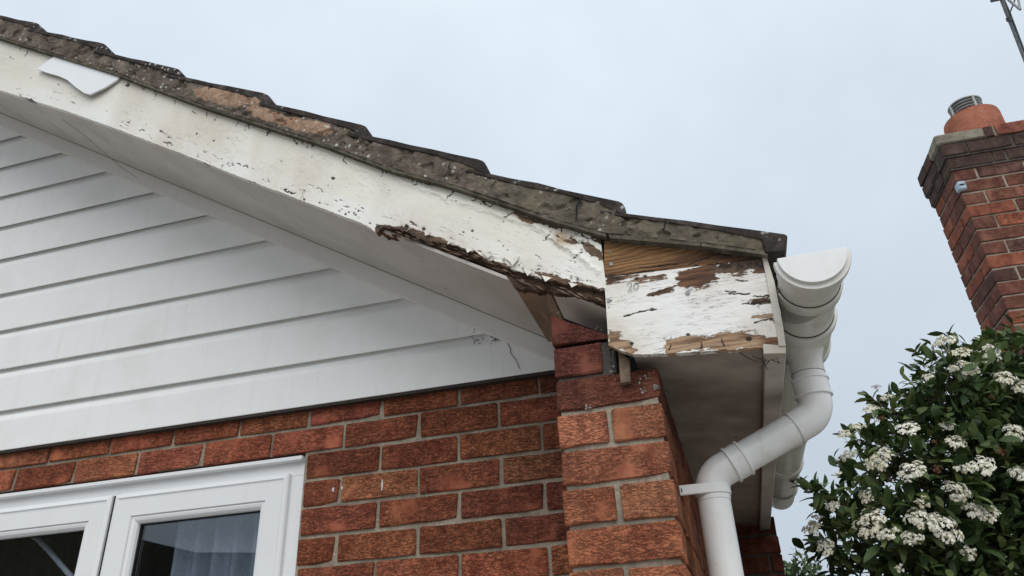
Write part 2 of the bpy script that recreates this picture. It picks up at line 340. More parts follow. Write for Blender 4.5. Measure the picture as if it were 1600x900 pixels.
BM = {}
def brick_mesh(sx, sy, sz, v):
    k = (round(sx, 3), round(sy, 3), round(sz, 3), v)
    if k not in BM:
        bm = bmesh.new(); box(bm, (-sx / 2, -sy / 2, -sz / 2), (sx / 2, sy / 2, sz / 2), random.uniform(.0022, .0038), .0)
        for q_ in ([-.27, -.02, .24] if sx > .15 else [0.04]):
            bmesh.ops.bisect_plane(bm, geom=bm.verts[:] + bm.edges[:] + bm.faces[:], plane_co=(q_ * sx, 0, 0), plane_no=(1, 0, random.uniform(-.2, .2)))
        for v in bm.verts: v.co += Vector((random.uniform(-.0014, .0014), random.uniform(-.0012, .0012), random.uniform(-.0016, .0016)))
        if v and random.random() < .5:
            cv_ = [v_ for v_ in bm.verts if v_.co.x > sx * .45 and v_.co.z < -sz * .38 and v_.co.y < 0]
            for v_ in cv_: v_.co += Vector((-.004, .003, .004))
        BM[k] = mesh(bm, 'brick')
    return BM[k]
def tint(dark=0.0, warm=0.0):
    t = random.random(); a = np.array([.35, .108, .058]); b = np.array([.29, .08, .047]); c = np.array([.48, .185, .095])
    r = a * (1 - t) + b * t
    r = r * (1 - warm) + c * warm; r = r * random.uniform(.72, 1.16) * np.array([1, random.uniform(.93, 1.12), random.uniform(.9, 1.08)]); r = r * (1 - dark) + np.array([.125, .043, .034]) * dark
    return (*[float(x) for x in r], 1)
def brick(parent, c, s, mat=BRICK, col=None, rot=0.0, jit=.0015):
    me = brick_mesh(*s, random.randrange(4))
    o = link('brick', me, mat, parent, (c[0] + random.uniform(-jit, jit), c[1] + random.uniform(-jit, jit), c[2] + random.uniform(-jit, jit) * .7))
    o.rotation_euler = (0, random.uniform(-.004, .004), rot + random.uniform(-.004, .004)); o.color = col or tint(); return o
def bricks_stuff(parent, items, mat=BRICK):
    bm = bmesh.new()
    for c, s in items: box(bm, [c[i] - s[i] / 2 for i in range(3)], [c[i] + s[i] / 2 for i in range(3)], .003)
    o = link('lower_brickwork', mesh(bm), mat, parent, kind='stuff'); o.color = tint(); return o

# --- gable wall: mortar core with a window opening, bricks proud of it
WX0, WX1, WZ0, WZ1 = -.36, .893, -1.28, -.113            # window opening
bm = bmesh.new(); yb, ym = .102, .0065
for lo, hi in (((-2.6, ym, -G), (WX0, yb, .02)), ((WX1 + .004, ym, -G), (1.69, yb, .02)), ((WX0, ym, WZ1 + .006), (WX1 + .004, yb, .02)), ((WX0, ym, -G), (WX1 + .004, yb, WZ0))):
    box(bm, (lo[0], lo[1], Z(lo[2])), (hi[0], hi[1], Z(hi[2])), 0)
wall = link('gable_wall', mesh(bm), MORTAR, house)
low = []
for r in range(0, 29):
    z = -.075 * r; off = 0.0 if r % 2 == 0 else -.1125
    for i in range(-12, 9):
        x0 = i * .225 + off + .005; x1 = x0 + .215
        if x0 > 1.685: continue
        x1 = min(x1, 1.688)
        segs = [(x0, x1)]
        if WZ0 < z < WZ1 - .0: # cut round the window
            segs = []
            if x0 < WX0 - .012: segs.append((x0, min(x1, WX0 - .006)))
            if x1 > WX1 + .02: segs.append((max(x0, WX1 + .009), x1))
        for a, b in segs:
            if b - a < .02 or b < -2.6: continue
            c = ((a + b) / 2, .0512, Z(z)); s = (b - a, .1025, .065)
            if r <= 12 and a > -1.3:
                dk = max(0, min(.75, (a - 1.0) / .7)) * random.uniform(.3, .9) * .8 if r < 6 else 0  # upper bricks darken towards the pier: overhang shade painted into the tint
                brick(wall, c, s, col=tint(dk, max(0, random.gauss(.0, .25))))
            else: low.append((c, s))
bricks_stuff(wall, low)
boxo('steel_lintel', (WX0 - .12, .012, Z(WZ1 - .002)), (WX1 + .003, .1, Z(WZ1 + .004)), LEADM, house, 0)
# paint flecks on bricks
for (x, y, w, h) in ((597, 757, .006, .03), (520.5, 765, .007, .012), (534, 762, .003, .012), (559, 627, .02, .006), (583, 625, .015, .008), (480, 637, .01, .005)):
    p = onY(x, y, -.0012); bm = bmesh.new(); n = 9
    vs = [Vector((p.x + w * (.35 + .3 * random.random()) * math.cos(t), p.y, p.z + h * (.35 + .3 * random.random()) * math.sin(t))) for t in [2 * math.pi * k / n for k in range(n)]]
    prism(bm, vs, (0, .003, 0)); link('paint_fleck', mesh(bm), FLECK, wall)

# --- projecting pier and flank wall
PX0, PX1, PY = 1.6932, 1.9082, -.355; PT = -.1415; PP = .0762
bm = bmesh.new()
box(bm, (PX0 + .007, PY + .007, 0), (PX1 - .007, .012, Z(PT - .004)), 0)
pier = link('corner_pier', mesh(bm), MORTAR, house)
bm = bmesh.new(); box(bm, (PX0 + .007, PY + .009, Z(PT - .0035)), (1.815, -.002, Z(-.068)), 0); link('mortar_core', mesh(bm), MORTARD, pier)
bm = bmesh.new(); box(bm, (PX0 + .03, .014, 0), (PX1 - .007, 1.6, Z(PT)), 0); flank = link('flank_wall', mesh(bm), MORTAR, house)
low = []; lowf = []
for k in range(27):
    z = PT - PP * k - PP / 2 + .0005; Srow = k % 2 == 0; warm = .75 if k >= 1 else 0.0; dk = .8 if k == 0 else (.1 if k < 2 else 0)  # same bricks as the gable wall; the warm tint paints in stronger light
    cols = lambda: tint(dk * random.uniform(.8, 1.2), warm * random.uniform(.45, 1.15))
    def put(c, s, par, lst):
        if k <= 8: brick(par, c, s, col=cols() if par is pier else tint(.45, .3))  # flank bricks tinted darker, the side's shade put into their colour
        else: lst.append((c, s))
    h = .0665
    if Srow:
        put(((PX0 + PX1) / 2, PY + .0512, Z(z)), (.215, .1025, h), pier, low); y = PY + .1125
    else: y = PY
    while y < 1.6:
        L = min(.215, 1.598 - y)
        if L < .03: break
        par = pier if y < 0 else flank; lst = low if y < 0 else lowf
        put((PX1 - .0512, y + L / 2, Z(z)), (.1025, L, h), par, lst)
        if y + .01 < -.01:
            L2 = min(L, -.004 - y); put((PX0 + .0512, y + L2 / 2, Z(z)), (.1025, L2, h), par, lst)
        y += .225
bricks_stuff(pier, low); bricks_stuff(flank, lowf)
# header above and the sloping cut brick on top of the pier
z = PT + PP / 2
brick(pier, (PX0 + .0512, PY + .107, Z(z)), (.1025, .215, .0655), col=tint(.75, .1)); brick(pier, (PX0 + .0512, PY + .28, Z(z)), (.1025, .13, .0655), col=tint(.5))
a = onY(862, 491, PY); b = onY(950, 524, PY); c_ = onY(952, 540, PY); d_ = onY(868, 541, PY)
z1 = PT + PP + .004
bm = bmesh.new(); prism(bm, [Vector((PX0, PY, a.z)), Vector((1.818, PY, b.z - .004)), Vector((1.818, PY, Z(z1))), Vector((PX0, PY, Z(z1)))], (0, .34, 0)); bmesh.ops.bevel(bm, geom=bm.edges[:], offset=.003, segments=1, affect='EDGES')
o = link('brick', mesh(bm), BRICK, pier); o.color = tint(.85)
bm = bmesh.new(); box(bm, (PX0 + .104, PY + .012, Z(PT + .001)), (1.826, PY + .1, Z(-.085)), .004, .004); link('mortar_fillet', mesh(bm), MORTARD, pier)
bm = bmesh.new(); prism(bm, [onY(966, 548, -.372), onY(983, 561, -.372), onY(985, 596, -.372), onY(969, 599, -.372)], (0, .016, 0)); bmesh.ops.bevel(bm, geom=bm.edges[:], offset=.0015, segments=1, affect='EDGES'); link('wooden_block', mesh(bm), BLOCK, house)
for k in range(80):
    cx_, cy_, sx_, sy_ = random.choice([(1003, 606, 5, 7), (1027, 606, 4, 4), (1012, 592, 5, 6), (920, 635, 8, 2), (934, 512, 7, 2), (958, 572, 4, 9), (872, 490, 4, 2), (1003, 606, 5, 6)])
    p = onY(random.gauss(cx_, sx_ * .8), random.gauss(cy_, sy_ * .8), PY - .0012); n = 7; w = random.choice([.0008, .0012, .0016, .003]) * random.uniform(.7, 1.3)
    vs = [Vector((p.x + w * random.uniform(.4, 1) * math.cos(t), p.y, p.z + w * random.uniform(.4, 1.1) * math.sin(t))) for t in [2 * math.pi * q / n for q in range(n)]]
    bm = bmesh.new(); prism(bm, vs, (0, .003, 0)); link('lime_bloom', mesh(bm), LIME, pier)

# --- return wing at the far end of the eaves
bm = bmesh.new(); box(bm, (1.915, 1.607, 0), (2.178, 1.80, Z(-.12)), 0); wing = link('return_wall', mesh(bm), MORTARD, house); low = []
for k in range(27):
    z = -.150 - .0762 * k; xs = ((1.913, 2.128), (2.138, 2.185)) if k % 2 == 0 else ((1.913, 2.015), (2.025, 2.185))
    for x0, x1 in xs:
        c = ((x0 + x1) / 2, 1.651, Z(z)); s = (x1 - x0, .1025, .066)
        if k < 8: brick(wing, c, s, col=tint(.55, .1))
        else: low.append((c, s))
bricks_stuff(wing, low)

# --- gable cladding boards (shiplap) with raking trim
def trim_x(z): return .372 + (.818 - z) / .6235                # lower edge of the raking trim
cladback = link('gable_cladding', None or mesh(prism(bmesh.new(), [Vector((-2.6, .004, Z(.022))), Vector((trim_x(.03), .004, Z(.022))), Vector((-2.3, .004, Z(2.55))), Vector((-2.6, .004, Z(2.55)))], (0, .095, 0))), DARK, house)
lv = [.021, .157, .312, .466, .620, .775, .930, 1.085, 1.240, 1.395, 1.55, 1.705, 1.86, 2.015, 2.17, 2.325]
for z0, z1 in zip(lv[:-1], lv[1:]):
    prof = [(-.0225, z0 - .003), (-.0235, z0 - .001), (-.0235, z1 - .038), (-.0205, z1 - .028), (-.0100, z1 - .012), (-.0085, z1 - .003), (-.0080, z1 + .006), (-.0060, z1 + .006), (-.0060, z0 + .0095), (-.0190, z0 + .0095), (-.0190, z0 - .002)]
    jz = [random.uniform(-.0012, .0012), random.uniform(-.0012, .0012)] if z0 > .1 else [0, 0]
    bm = bmesh.new(); L = []; Rr = []
    for y, z in prof:
        L.append(bm.verts.new((-2.6, y, Z(z) + jz[0]))); Rr.append(bm.verts.new((trim_x(z) + .02, y, Z(z) + jz[1])))
    n = len(prof); bm.faces.new(L); bm.faces.new(Rr[::-1])
    for i in range(n): bm.faces.new((L[i], Rr[i], Rr[(i + 1) % n], L[(i + 1) % n]))
    link('cladding_board', mesh(bm), PVCC, cladback)
boxo('shade_strip', (-2.6, -.0205, Z(.0105)), (1.688, .004, Z(.0172)), LEADM, house, 0)  # thin dark strip standing for the shadow under the lowest board
def rake(x, z, dz=0): return Vector((x, 0, Z(z + dz)))
tz = lambda x: .818 - .6235 * (x - .372)
for nm, x0, x1 in (('raking_trim', -2.3, 1.688),):
    pts = [Vector((x0, -.034, Z(tz(x0)))), Vector((x1, -.034, Z(tz(x1)))), Vector((x1, -.034, Z(tz(x1) + .064))), Vector((x0, -.034, Z(tz(x0) + .064)))]
    prismo(nm, pts, (0, .034, 0), PVCT, house, .003)

pts = [Vector((-2.3, -.0365, Z(tz(-2.3) + .0605))), Vector((1.688, -.0365, Z(tz(1.688) + .0605))), Vector((1.688, -.0365, Z(tz(1.688) + .0645))), Vector((-2.3, -.0365, Z(tz(-2.3) + .0645)))]
prismo('trim_gap_shade', pts, (0, .02, 0), LEADM, house)  # solid dark strip, paints the shade of the gap between trim and soffit
# --- verge soffit (sloping) and its short returns at the pier
so = lambda x: .840 - .625 * (x - .427)                          # underside at the bargeboard side (y=-.385)
si = lambda x: .880 - .6235 * (x - .372)                          # underside at the wall side
def slab(name, x0, x1, zo0, zi0, zo1, zi1, mat, t=.009, y0=-.386, y1=-.002):
    bm = bmesh.new(); A = [(x0, y0, zo0), (x1, y0, zo1), (x1, y1, zi1), (x0, y1, zi0)]
    lo = [bm.verts.new((a[0], a[1], Z(a[2]))) for a in A]; hi = [bm.verts.new((a[0], a[1], Z(a[2] + t))) for a in A]
    bm.faces.new(lo[::-1]); bm.faces.new(hi)
    for i in range(4): bm.faces.new((lo[i], lo[(i + 1) % 4], hi[(i + 1) % 4], hi[i]))
    return link(name, mesh(bm), mat, house)
xe = 1.615
slab('verge_soffit', -2.3, .135, so(-2.3), si(-2.3), so(.135), si(.135), SOFV)
slab('verge_soffit', .137, xe, so(.137), si(.137), so(xe), si(xe), SOFV)
slab('soffit_return', xe + .002, 1.692, so(xe) - .004, si(xe) - .010, .086, .06, SOFR, y0=-.372)
slab('soffit_return', 1.695, 1.85, .088, .075, -.025, -.02, SOFP, y0=-.362, y1=-.2)

# --- bargeboard: fine sheet with worn lower edge
YB = -.40
bot = np.array([(onY(x, y, YB).x, onY(x, y, YB).z) for x, y in [(-400, 0), (0, 141), (100, 172), (200, 208), (300, 246), (400, 286), (500, 324), (560, 347), (588, 362), (600, 352), (622, 357), (655, 372), (690, 377), (720, 388), (750, 400), (780, 412), (800, 421), (830, 430), (860, 437), (900, 446), (942, 452)]])
top = np.array([(onY(x, y, -.405).x, onY(x, y, -.405).z) for x, y in [(-400, -75), (0, 57), (180, 113), (320, 165), (500, 222), (606, 262), (712, 291), (869, 344), (942, 366)]])
nu, nv = 720, 56
xs = np.concatenate([np.linspace(-2.0, -.25, 60, endpoint=False), np.linspace(-.25, 1.829, nu - 60)])
zb = np.interp(xs, bot[:, 0], bot[:, 1]); zt = np.interp(xs, top[:, 0], top[:, 1]) + .006
m0 = (bot[2, 1] - bot[1, 1]) / (bot[2, 0] - bot[1, 0])
zb = np.where(xs < bot[1, 0], bot[1, 1] - .628 * (xs - bot[1, 0]), zb); zt = np.where(xs < top[1, 0], top[1, 1] - .628 * (xs - top[1, 0]), zt)
jag = (fbm(xs * 30, xs * 0, 3) - .5) * np.interp(xs, [1.2, 1.3, 1.5, 1.83], [.003, .022, .016, .01]) + (fbm(xs * 140, xs * 0, 9, 2) - .5) * np.interp(xs, [1.2, 1.3], [.002, .008])
zb = zb + jag
tt = np.linspace(0, 1, nv)
XX = np.repeat(xs[:, None], nv, 1); ZZ = zb[:, None] * (1 - tt) + zt[:, None] * tt; YY = np.full_like(XX, YB)
P = np.stack([XX, YY, ZZ], -1); Q = pix(P.reshape(-1, 3))
edge_d = (ZZ - zb[:, None]).ravel()
nse = fbm(XX.ravel() * 22, ZZ.ravel() * 22, 5)
wood = np.full(len(Q), -.25)
def region(f, Q, poly, soft=7.0): return np.maximum(f, np.clip(sdpoly(Q, poly) / soft * .5 + .5, -.3, 1.3))
for poly in ([(583, 347), (640, 354), (700, 379), (730, 393), (760, 404), (835, 431), (838, 445), (720, 412), (588, 372)],
             [(835, 425), (870, 432), (905, 442), (943, 449), (943, 456), (860, 446)],
             [(800, 330), (850, 345), (880, 355), (868, 358), (820, 345)], [(908, 378), (925, 385), (942, 395), (942, 408), (925, 400), (910, 392)],
             [(100, 82), (140, 93), (172, 106), (160, 112), (118, 100)], [(868, 368), (882, 376), (896, 374), (905, 380), (893, 382)], [(915, 355), (945, 365), (945, 385), (925, 372)]):
    wood = region(wood, Q, poly)
wood = np.maximum(wood, np.clip(np.interp(XX.ravel(), [-2, -.2, .3, 1.1, 1.3], [.12, .14, .22, .30, .44]) - edge_d / .012, -.3, .5) + .18 * (nse - .5))
rot = np.clip(sdpoly(Q, [(585, 350), (625, 350), (670, 372), (720, 390), (720, 410), (600, 380)]) / 6 * .5 + .5, 0, 1)
rot = np.maximum(rot, np.clip(sdpoly(Q, [(905, 350), (950, 360), (950, 395), (935, 380)]) / 6 * .5 + .5, 0, 1))
stain = np.zeros(len(Q))
for (x, y, r, k) in ((320, 200, 45, .45), (330, 225, 30, .35), (645, 372, 40, .5), (700, 392, 40, .5), (878, 372, 10, 1.3), (890, 376, 7, 1.), (120, 100, 40, .5), (20, 90, 45, .35), (290, 215, 30, .25), (830, 430, 30, .4), (10, 160, 40, .2)):
    stain = np.maximum(stain, k * np.exp(-((Q[:, 0] - x) ** 2 + (Q[:, 1] - y) ** 2) / (2 * r * r)))
dirt = np.clip(1.2 - edge_d / .07, 0.0, 1) + .10 + np.clip(1 - (zt[:, None] - ZZ).ravel() / .05, 0, 1) * .35
Qw = Q + np.stack([fbm(Q[:, 0] / 7, Q[:, 1] / 7, 51) - .5, fbm(Q[:, 0] / 7, Q[:, 1] / 7, 61) - .5], 1) * 9
crack = np.zeros(len(Q))
for pl in ([(540, 243), (538, 252), (542, 257)], [(610, 264), (604, 271)], [(655, 280), (652, 288), (648, 292)], [(655, 284), (676, 290)], [(709, 296), (702, 306), (699, 313)], [(745, 306), (740, 314)], [(800, 333), (788, 340)], [(862, 364), (850, 376)], [(912, 392), (896, 404)], [(0, 74), (6, 66)], [(200, 128), (202, 136), (197, 134)], [(422, 200), (417, 209)], [(488, 221), (492, 227), (480, 222)], [(180, 110), (200, 124)], [(30, 150), (60, 162)], [(440, 295), (462, 303)], [(888, 373), (910, 382), (925, 383)], [(300, 175), (305, 179)], [(755, 317), (770, 322)], [(880, 350), (920, 372)], [(640, 345), (650, 352)], [(515, 278), (522, 280)], [(370, 255), (385, 262)]):
    crack = np.maximum(crack, np.clip(1.25 - dline(Qw, pl) / 1.25, 0, 1))
r3 = np.random.default_rng(5)
for k in range(46):
    x = r3.uniform(30, 930); ty = np.interp(x, [0, 180, 320, 500, 606, 712, 869, 942], [64, 119, 171, 228, 268, 297, 350, 370]); L_ = r3.uniform(3, 11); q = r3.normal() * .35
    crack = np.maximum(crack, np.clip(1.15 - dline(Qw, [(x, ty), (x - L_ * (.35 + q), ty + L_)]) / 1.0, 0, .8))
for k in range(70):
    x = r3.uniform(20, 935); by = np.interp(x, [0, 200, 400, 588, 655, 720, 800, 942], [141, 208, 286, 352, 368, 386, 418, 448]) - abs(r3.normal()) * 13 - 3; L_ = r3.uniform(3, 16)
    crack = np.maximum(crack, np.clip(1.1 - dline(Qw, [(x, by), (x + L_, by + L_ * .36)]) / .95, 0, r3.uniform(.4, .9)))
for k in range(22):
    x = r3.uniform(10, 930); u_ = r3.uniform(.1, .95); ty = np.interp(x, [0, 180, 320, 500, 606, 712, 869, 942], [64, 119, 171, 228, 268, 297, 350, 370]); by = np.interp(x, [0, 200, 400, 588, 720, 942], [141, 208, 286, 352, 386, 448])
    crack = np.maximum(crack, np.clip(1.4 - np.hypot(Q[:, 0] - x, Q[:, 1] - ty - (by - ty) * u_) / r3.uniform(.7, 1.4), 0, .9))
stain = np.maximum(stain, np.clip(fbm(XX.ravel() * 5, ZZ.ravel() * 2.2, 91) - .52, 0, 1) * 1.5)
for (x, y, r) in ((520, 279, 2.5), (307, 209, 1.6), (334, 220, 1.6), (635, 354, 3.5), (662, 358, 3), (738, 361, 2), (724, 363, 1.5), (475, 312, 2), (556, 336, 1.6), (560, 330, 1.6), (545, 332, 1.4), (578, 349, 1.6), (530, 330, 1.5), (540, 335, 1.8), (553, 333, 1.5)):
    crack = np.maximum(crack, np.clip(1.5 - np.hypot(Q[:, 0] - x, Q[:, 1] - y) / r, 0, 1))
bul = np.zeros(len(Q))
for pl, w, k in (([(605, 272), (640, 290), (680, 302), (720, 316), (750, 322), (780, 335), (815, 345), (850, 362), (880, 385), (920, 410)], 4, .0035), ([(540, 255), (580, 268)], 3, .002), ([(650, 285), (700, 315)], 3, .002), ([(860, 372), (900, 400), (935, 425)], 4, .003), ([(830, 350), (880, 372)], 4, .003), ([(720, 318), (800, 345), (812, 350)], 3, .002)):
    bul += k * .7 * np.exp(-(dline(Qw, pl) / (w * .9)) ** 2)
yo = -bul + (fbm(XX.ravel() * 9, ZZ.ravel() * 9, 8) - .5) * .003
P[..., 1] += yo.reshape(P.shape[:2])
barge = link('bargeboard', grid_mesh(P, dict(wood=wood, rot=rot, stain=stain, dirt=np.clip(dirt, 0, 1), crack=crack), (0, .019, 0)), BARGE, house, label='cream painted bargeboard, cracked and rotten along its lower end')
# rotten timber behind the broken lower edge
rb = [onY(x, y, -.384) for x, y in [(545, 330), (590, 355), (596, 366), (630, 375), (655, 382), (690, 392), (720, 403), (745, 410), (790, 426), (800, 446), (815, 452), (850, 455), (900, 462), (945, 474), (945, 420), (800, 395), (650, 345)]]
P2x = np.linspace(rb[1].x, rb[13].x, 150); lowp = np.array([(v.x, v.z) for v in rb[1:14]]); zl = np.interp(P2x, lowp[:, 0], lowp[:, 1]) + (fbm(P2x * 60, P2x * 0, 21) - .5) * .016
zu = np.interp(P2x, xs, zb) + .03; t2 = np.linspace(0, 1, 8)
PR = np.stack([np.repeat(P2x[:, None], 8, 1), np.full((150, 8), -.386), zl[:, None] * (1 - t2) + zu[:, None] * t2], -1)
PR[..., 1] += (fbm(PR[..., 0] * 50, PR[..., 2] * 50, 4) - .5) * .012
link('rotten_edge', grid_mesh(PR, None, (0, .02, 0)), ROT, house)
# curled paint flakes hanging at the rotten edge
for k in range(70):
    x = random.choice([random.uniform(595, 760), random.uniform(600, 940)]); zz_ = np.interp(x, [595, 630, 690, 720, 745, 790, 800, 850, 900, 945], [364, 372, 388, 400, 406, 424, 440, 452, 459, 471])
    p = onY(x, zz_ - random.uniform(0, 9), -.391 - random.uniform(0, .006)); L_ = random.uniform(.012, .04); w = random.uniform(.0012, .003); sl = Vector((1, 0, -.62)).normalized() * L_ + Vector((0, random.uniform(-.004, .002), random.uniform(-.006, .002)))
    bm = bmesh.new(); prism(bm, [p, p + sl * .5 + Vector((0, 0, -w)), p + sl, p + sl * .5 + Vector((0, 0, w))], (0, .0025, 0)); link('splinter', mesh(bm), random.choice([ROT, BLOCK]), barge)
def curl(px_, py_, size, ang, mat, par):
    """a thin flake of paint lifting away from the board"""
    p = onY(px_, py_, YB - .0008); u = Vector((math.cos(ang), 0, math.sin(ang))); w = Vector((-math.sin(ang), 0, math.cos(ang))); n = 5
    bm = bmesh.new(); rows = []
    for i in range(n):
        t = i / (n - 1); c = p + u * (size * t) + Vector((0, -size * .75 * t * t, 0)); h = size * (.75 - .55 * t) * random.uniform(.7, 1.15)
        rows.append((bm.verts.new(c - w * h), bm.verts.new(c + w * h * random.uniform(.6, 1))))
    for a, b in zip(rows[:-1], rows[1:]): bm.faces.new((a[0], b[0], b[1], a[1]))
    bmesh.ops.solidify(bm, geom=bm.faces[:], thickness=.0006); link('paint_flake', mesh(bm), mat, par)
for k in range(34):
    x, y = random.choice([(random.uniform(600, 760), None), (random.uniform(760, 930), None), (random.uniform(868, 935), random.uniform(365, 400)), (random.uniform(250, 600), None)])
    if y is None: y = np.interp(x, [200, 588, 655, 720, 780, 830, 942], [205, 350, 366, 384, 406, 424, 446]) - random.uniform(0, 7)
    curl(x, y, random.uniform(.003, .008), random.uniform(-2.4, -.2), CREAM, barge)
for poly in ([(789, 403), (812, 400), (808, 407), (801, 415), (797, 409)], [(752, 393), (770, 397), (762, 403)], [(726, 384), (738, 390), (730, 395)], [(818, 420), (832, 424), (824, 431)], [(700, 372), (708, 378), (699, 382)], [(846, 430), (862, 434), (852, 440)], [(663, 360), (672, 366), (664, 368)], [(888, 441), (903, 444), (893, 449)]):
    vs = [onY(x, y, YB - .003 - .008 * ((y - poly[0][1]) / 14)) for x, y in poly]
    bm = bmesh.new(); prism(bm, vs, (0, .0012, 0)); link('paint_flake', mesh(bm), CREAM, barge)

# --- eaves box end: flaking panel, bare timber wedge, fascia, soffit
def quad_board(name, TL, TR, BL, BR, y, t, mat, nu, nv, regions=(), pales=(), cracks=(), rots=(), jagb=0., jagt=0., stains=(), chamf=None, soft=11., parent=house, base=-.2, dots=()):
    TL, TR, BL, BR = [onY(*q, y) for q in (TL, TR, BL, BR)]
    u = np.linspace(0, 1, nu); v = np.linspace(0, 1, nv)
    tp = np.outer(1 - u, TL) + np.outer(u, TR); bt = np.outer(1 - u, BL) + np.outer(u, BR)
    if chamf: cx = [onY(*c, y) for c in chamf]; bt[:, 2] = np.interp(bt[:, 0], [c.x for c in cx], [c.z for c in cx])
    bt[:, 2] += (fbm(u * 28, u * 0, 31) - .5) * jagb; tp[:, 2] += (fbm(u * 25, u * 0, 37) - .5) * jagt
    P = bt[:, None] * (1 - v)[None, :, None] + tp[:, None] * v[None, :, None]
    Q = pix(P.reshape(-1, 3)); n = len(Q)
    wood = np.full(n, base); rot = np.zeros(n); cr = np.zeros(n); stn = np.zeros(n)
    for poly in regions: wood = region(wood, Q, poly, soft)
    for poly in rots: rot = np.maximum(rot, np.clip(sdpoly(Q, poly) / 8 * .5 + .5, 0, 1))
    pal = np.zeros(n)
    for poly in pales: pal = np.maximum(pal, np.clip(sdpoly(Q, poly) / 8 * .5 + .5, 0, 1))
    Qw = Q + np.stack([fbm(Q[:, 0] / 9, Q[:, 1] / 9, 51) - .5, fbm(Q[:, 0] / 9, Q[:, 1] / 9, 61) - .5], 1) * 7
    for pl in cracks: cr = np.maximum(cr, np.clip(1.25 - dline(Qw, pl) / 1.3, 0, 1))
    for x, yy, r in dots: cr = np.maximum(cr, np.clip(1.5 - np.hypot(Q[:, 0] - x, (Q[:, 1] - yy) * 1.5) / r, 0, 1))
    for x, yy, r, k in stains: stn = np.maximum(stn, k * np.exp(-((Q[:, 0] - x) ** 2 + (Q[:, 1] - yy) ** 2) / (2 * r * r)))
    pp = P.reshape(-1, 3); P[..., 1] += ((fbm(pp[:, 0] * 40, pp[:, 2] * 60, 2) - .5) * .0012).reshape(nu, nv)
    return link(name, grid_mesh(P, dict(wood=wood, rot=rot, stain=stn, dirt=np.full(n, .75), crack=cr, pale=pal), (0, t, 0)), mat, parent)
panel = quad_board('eaves_end_panel', (944, 434), (1199, 403), (951, 540), (1222, 544), YB, .016, PANEL, 260, 120,
    regions=([(1062, 425), (1100, 412), (1150, 402), (1205, 398), (1205, 420), (1175, 418), (1160, 432), (1120, 428), (1130, 438), (1105, 446), (1070, 452), (1056, 440)],
             [(1128, 410), (1140, 405), (1205, 398), (1205, 430), (1185, 425)], [(1160, 470), (1190, 466), (1206, 465), (1207, 477), (1178, 479)],
             [(1016, 460), (1040, 452), (1055, 446), (1048, 456), (1030, 463)], [(946, 430), (985, 428), (975, 440), (948, 444)], [(948, 512), (966, 516), (972, 526), (984, 535), (992, 545), (990, 553), (950, 540)],
             [(1040, 530), (1060, 528), (1090, 524), (1140, 520), (1182, 516), (1200, 528), (1225, 526), (1225, 548), (1180, 542), (1100, 547), (1040, 553)], [(1178, 495), (1207, 492), (1212, 505), (1195, 498)], [(1195, 448), (1206, 446), (1207, 458)],
             [(985, 432), (1040, 428), (1042, 433), (990, 440)]),
    rots=([(1160, 462), (1210, 462), (1210, 480), (1160, 480)], [(1100, 400), (1210, 396), (1210, 424), (1120, 425)], [(944, 428), (980, 428), (970, 442), (946, 442)], [(1040, 445), (1010, 458), (1020, 466), (1056, 452)]),
    pales=([(1030, 516), (1190, 512), (1190, 560), (1030, 560)], [(940, 508), (975, 508), (995, 560), (940, 560)], [(1175, 490), (1215, 488), (1216, 510), (1180, 506)]),
    cracks=([(976, 494), (1012, 485), (1024, 484)], [(1097, 535), (1096, 545)], [(1096, 533), (1098, 540)], [(1128, 530), (1130, 542)], [(1045, 548), (1048, 540)], [(1180, 504), (1207, 498)], [(1160, 475), (1206, 472)], [(1133, 455), (1140, 457), (1150, 456)], [(1140, 460), (1170, 458)], [(1150, 438), (1170, 440)], [(1178, 465), (1206, 462)]),
    dots=((1019, 484, 3.5), (987, 537, 3), (1075, 523, 3), (1170, 530, 5), (954, 470, 2), (1020, 462, 2), (1030, 456, 2), (995, 436, 3), (1008, 432, 3), (965, 436, 3)),
    stains=((960, 520, 18, .5), (1190, 520, 25, .5), (1150, 420, 30, .4), (980, 545, 18, .5), (1190, 450, 20, .4), (1110, 450, 25, .3), (960, 445, 20, .3)),
    jagb=.006, chamf=[(951, 538), (960, 543), (988, 553), (1040, 553), (1100, 549), (1180, 543), (1222, 546)])
panel['label'] = 'white paint flaking off the square timber panel closing the eaves'
quad_board('bare_timber_wedge', (944, 371), (1199, 397), (944, 434), (1199, 404.5), YB + .004, .014, PINE, 160, 44,
    rots=([(1060, 400), (1120, 388), (1200, 392), (1200, 412), (1100, 412), (1030, 424), (1000, 428), (1040, 412)], [(944, 424), (990, 426), (985, 436), (944, 436)]),
    cracks=([(1075, 414), (1110, 400), (1160, 395)], [(1000, 420), (1060, 412)], [(945, 432), (1060, 421), (1198, 402)]), jagt=.002)
for (x, y, r, yy) in ((955, 413, .0042, YB + .003), (1074.5, 458, .0046, YB - .001), (951, 470, .0038, YB - .001), (953, 395, .002, YB + .003)):
    p = onY(x, y, yy); tubeo('nail_head', [p + Vector((0, -.0018, 0)), p + Vector((0, .004, 0))], r, NAIL, house, 12)
for k in range(16):
    x, y = random.choice([(1062, 425), (1075, 450), (1105, 446), (1130, 437), (1160, 432), (1175, 420), (1040, 533), (1060, 529), (1090, 525), (1140, 521), (1182, 517), (1160, 472), (1180, 478), (1016, 461), (1048, 456), (985, 534), (972, 526), (1195, 498), (1020, 434), (985, 440), (1120, 414), (1140, 408)])
    curl(x + random.gauss(0, 6), y + random.gauss(0, 2.5), random.uniform(.003, .006), random.choice([-1.5, -.3, 3.4, 1.4]) + random.gauss(0, .3), WFLAKE, panel)
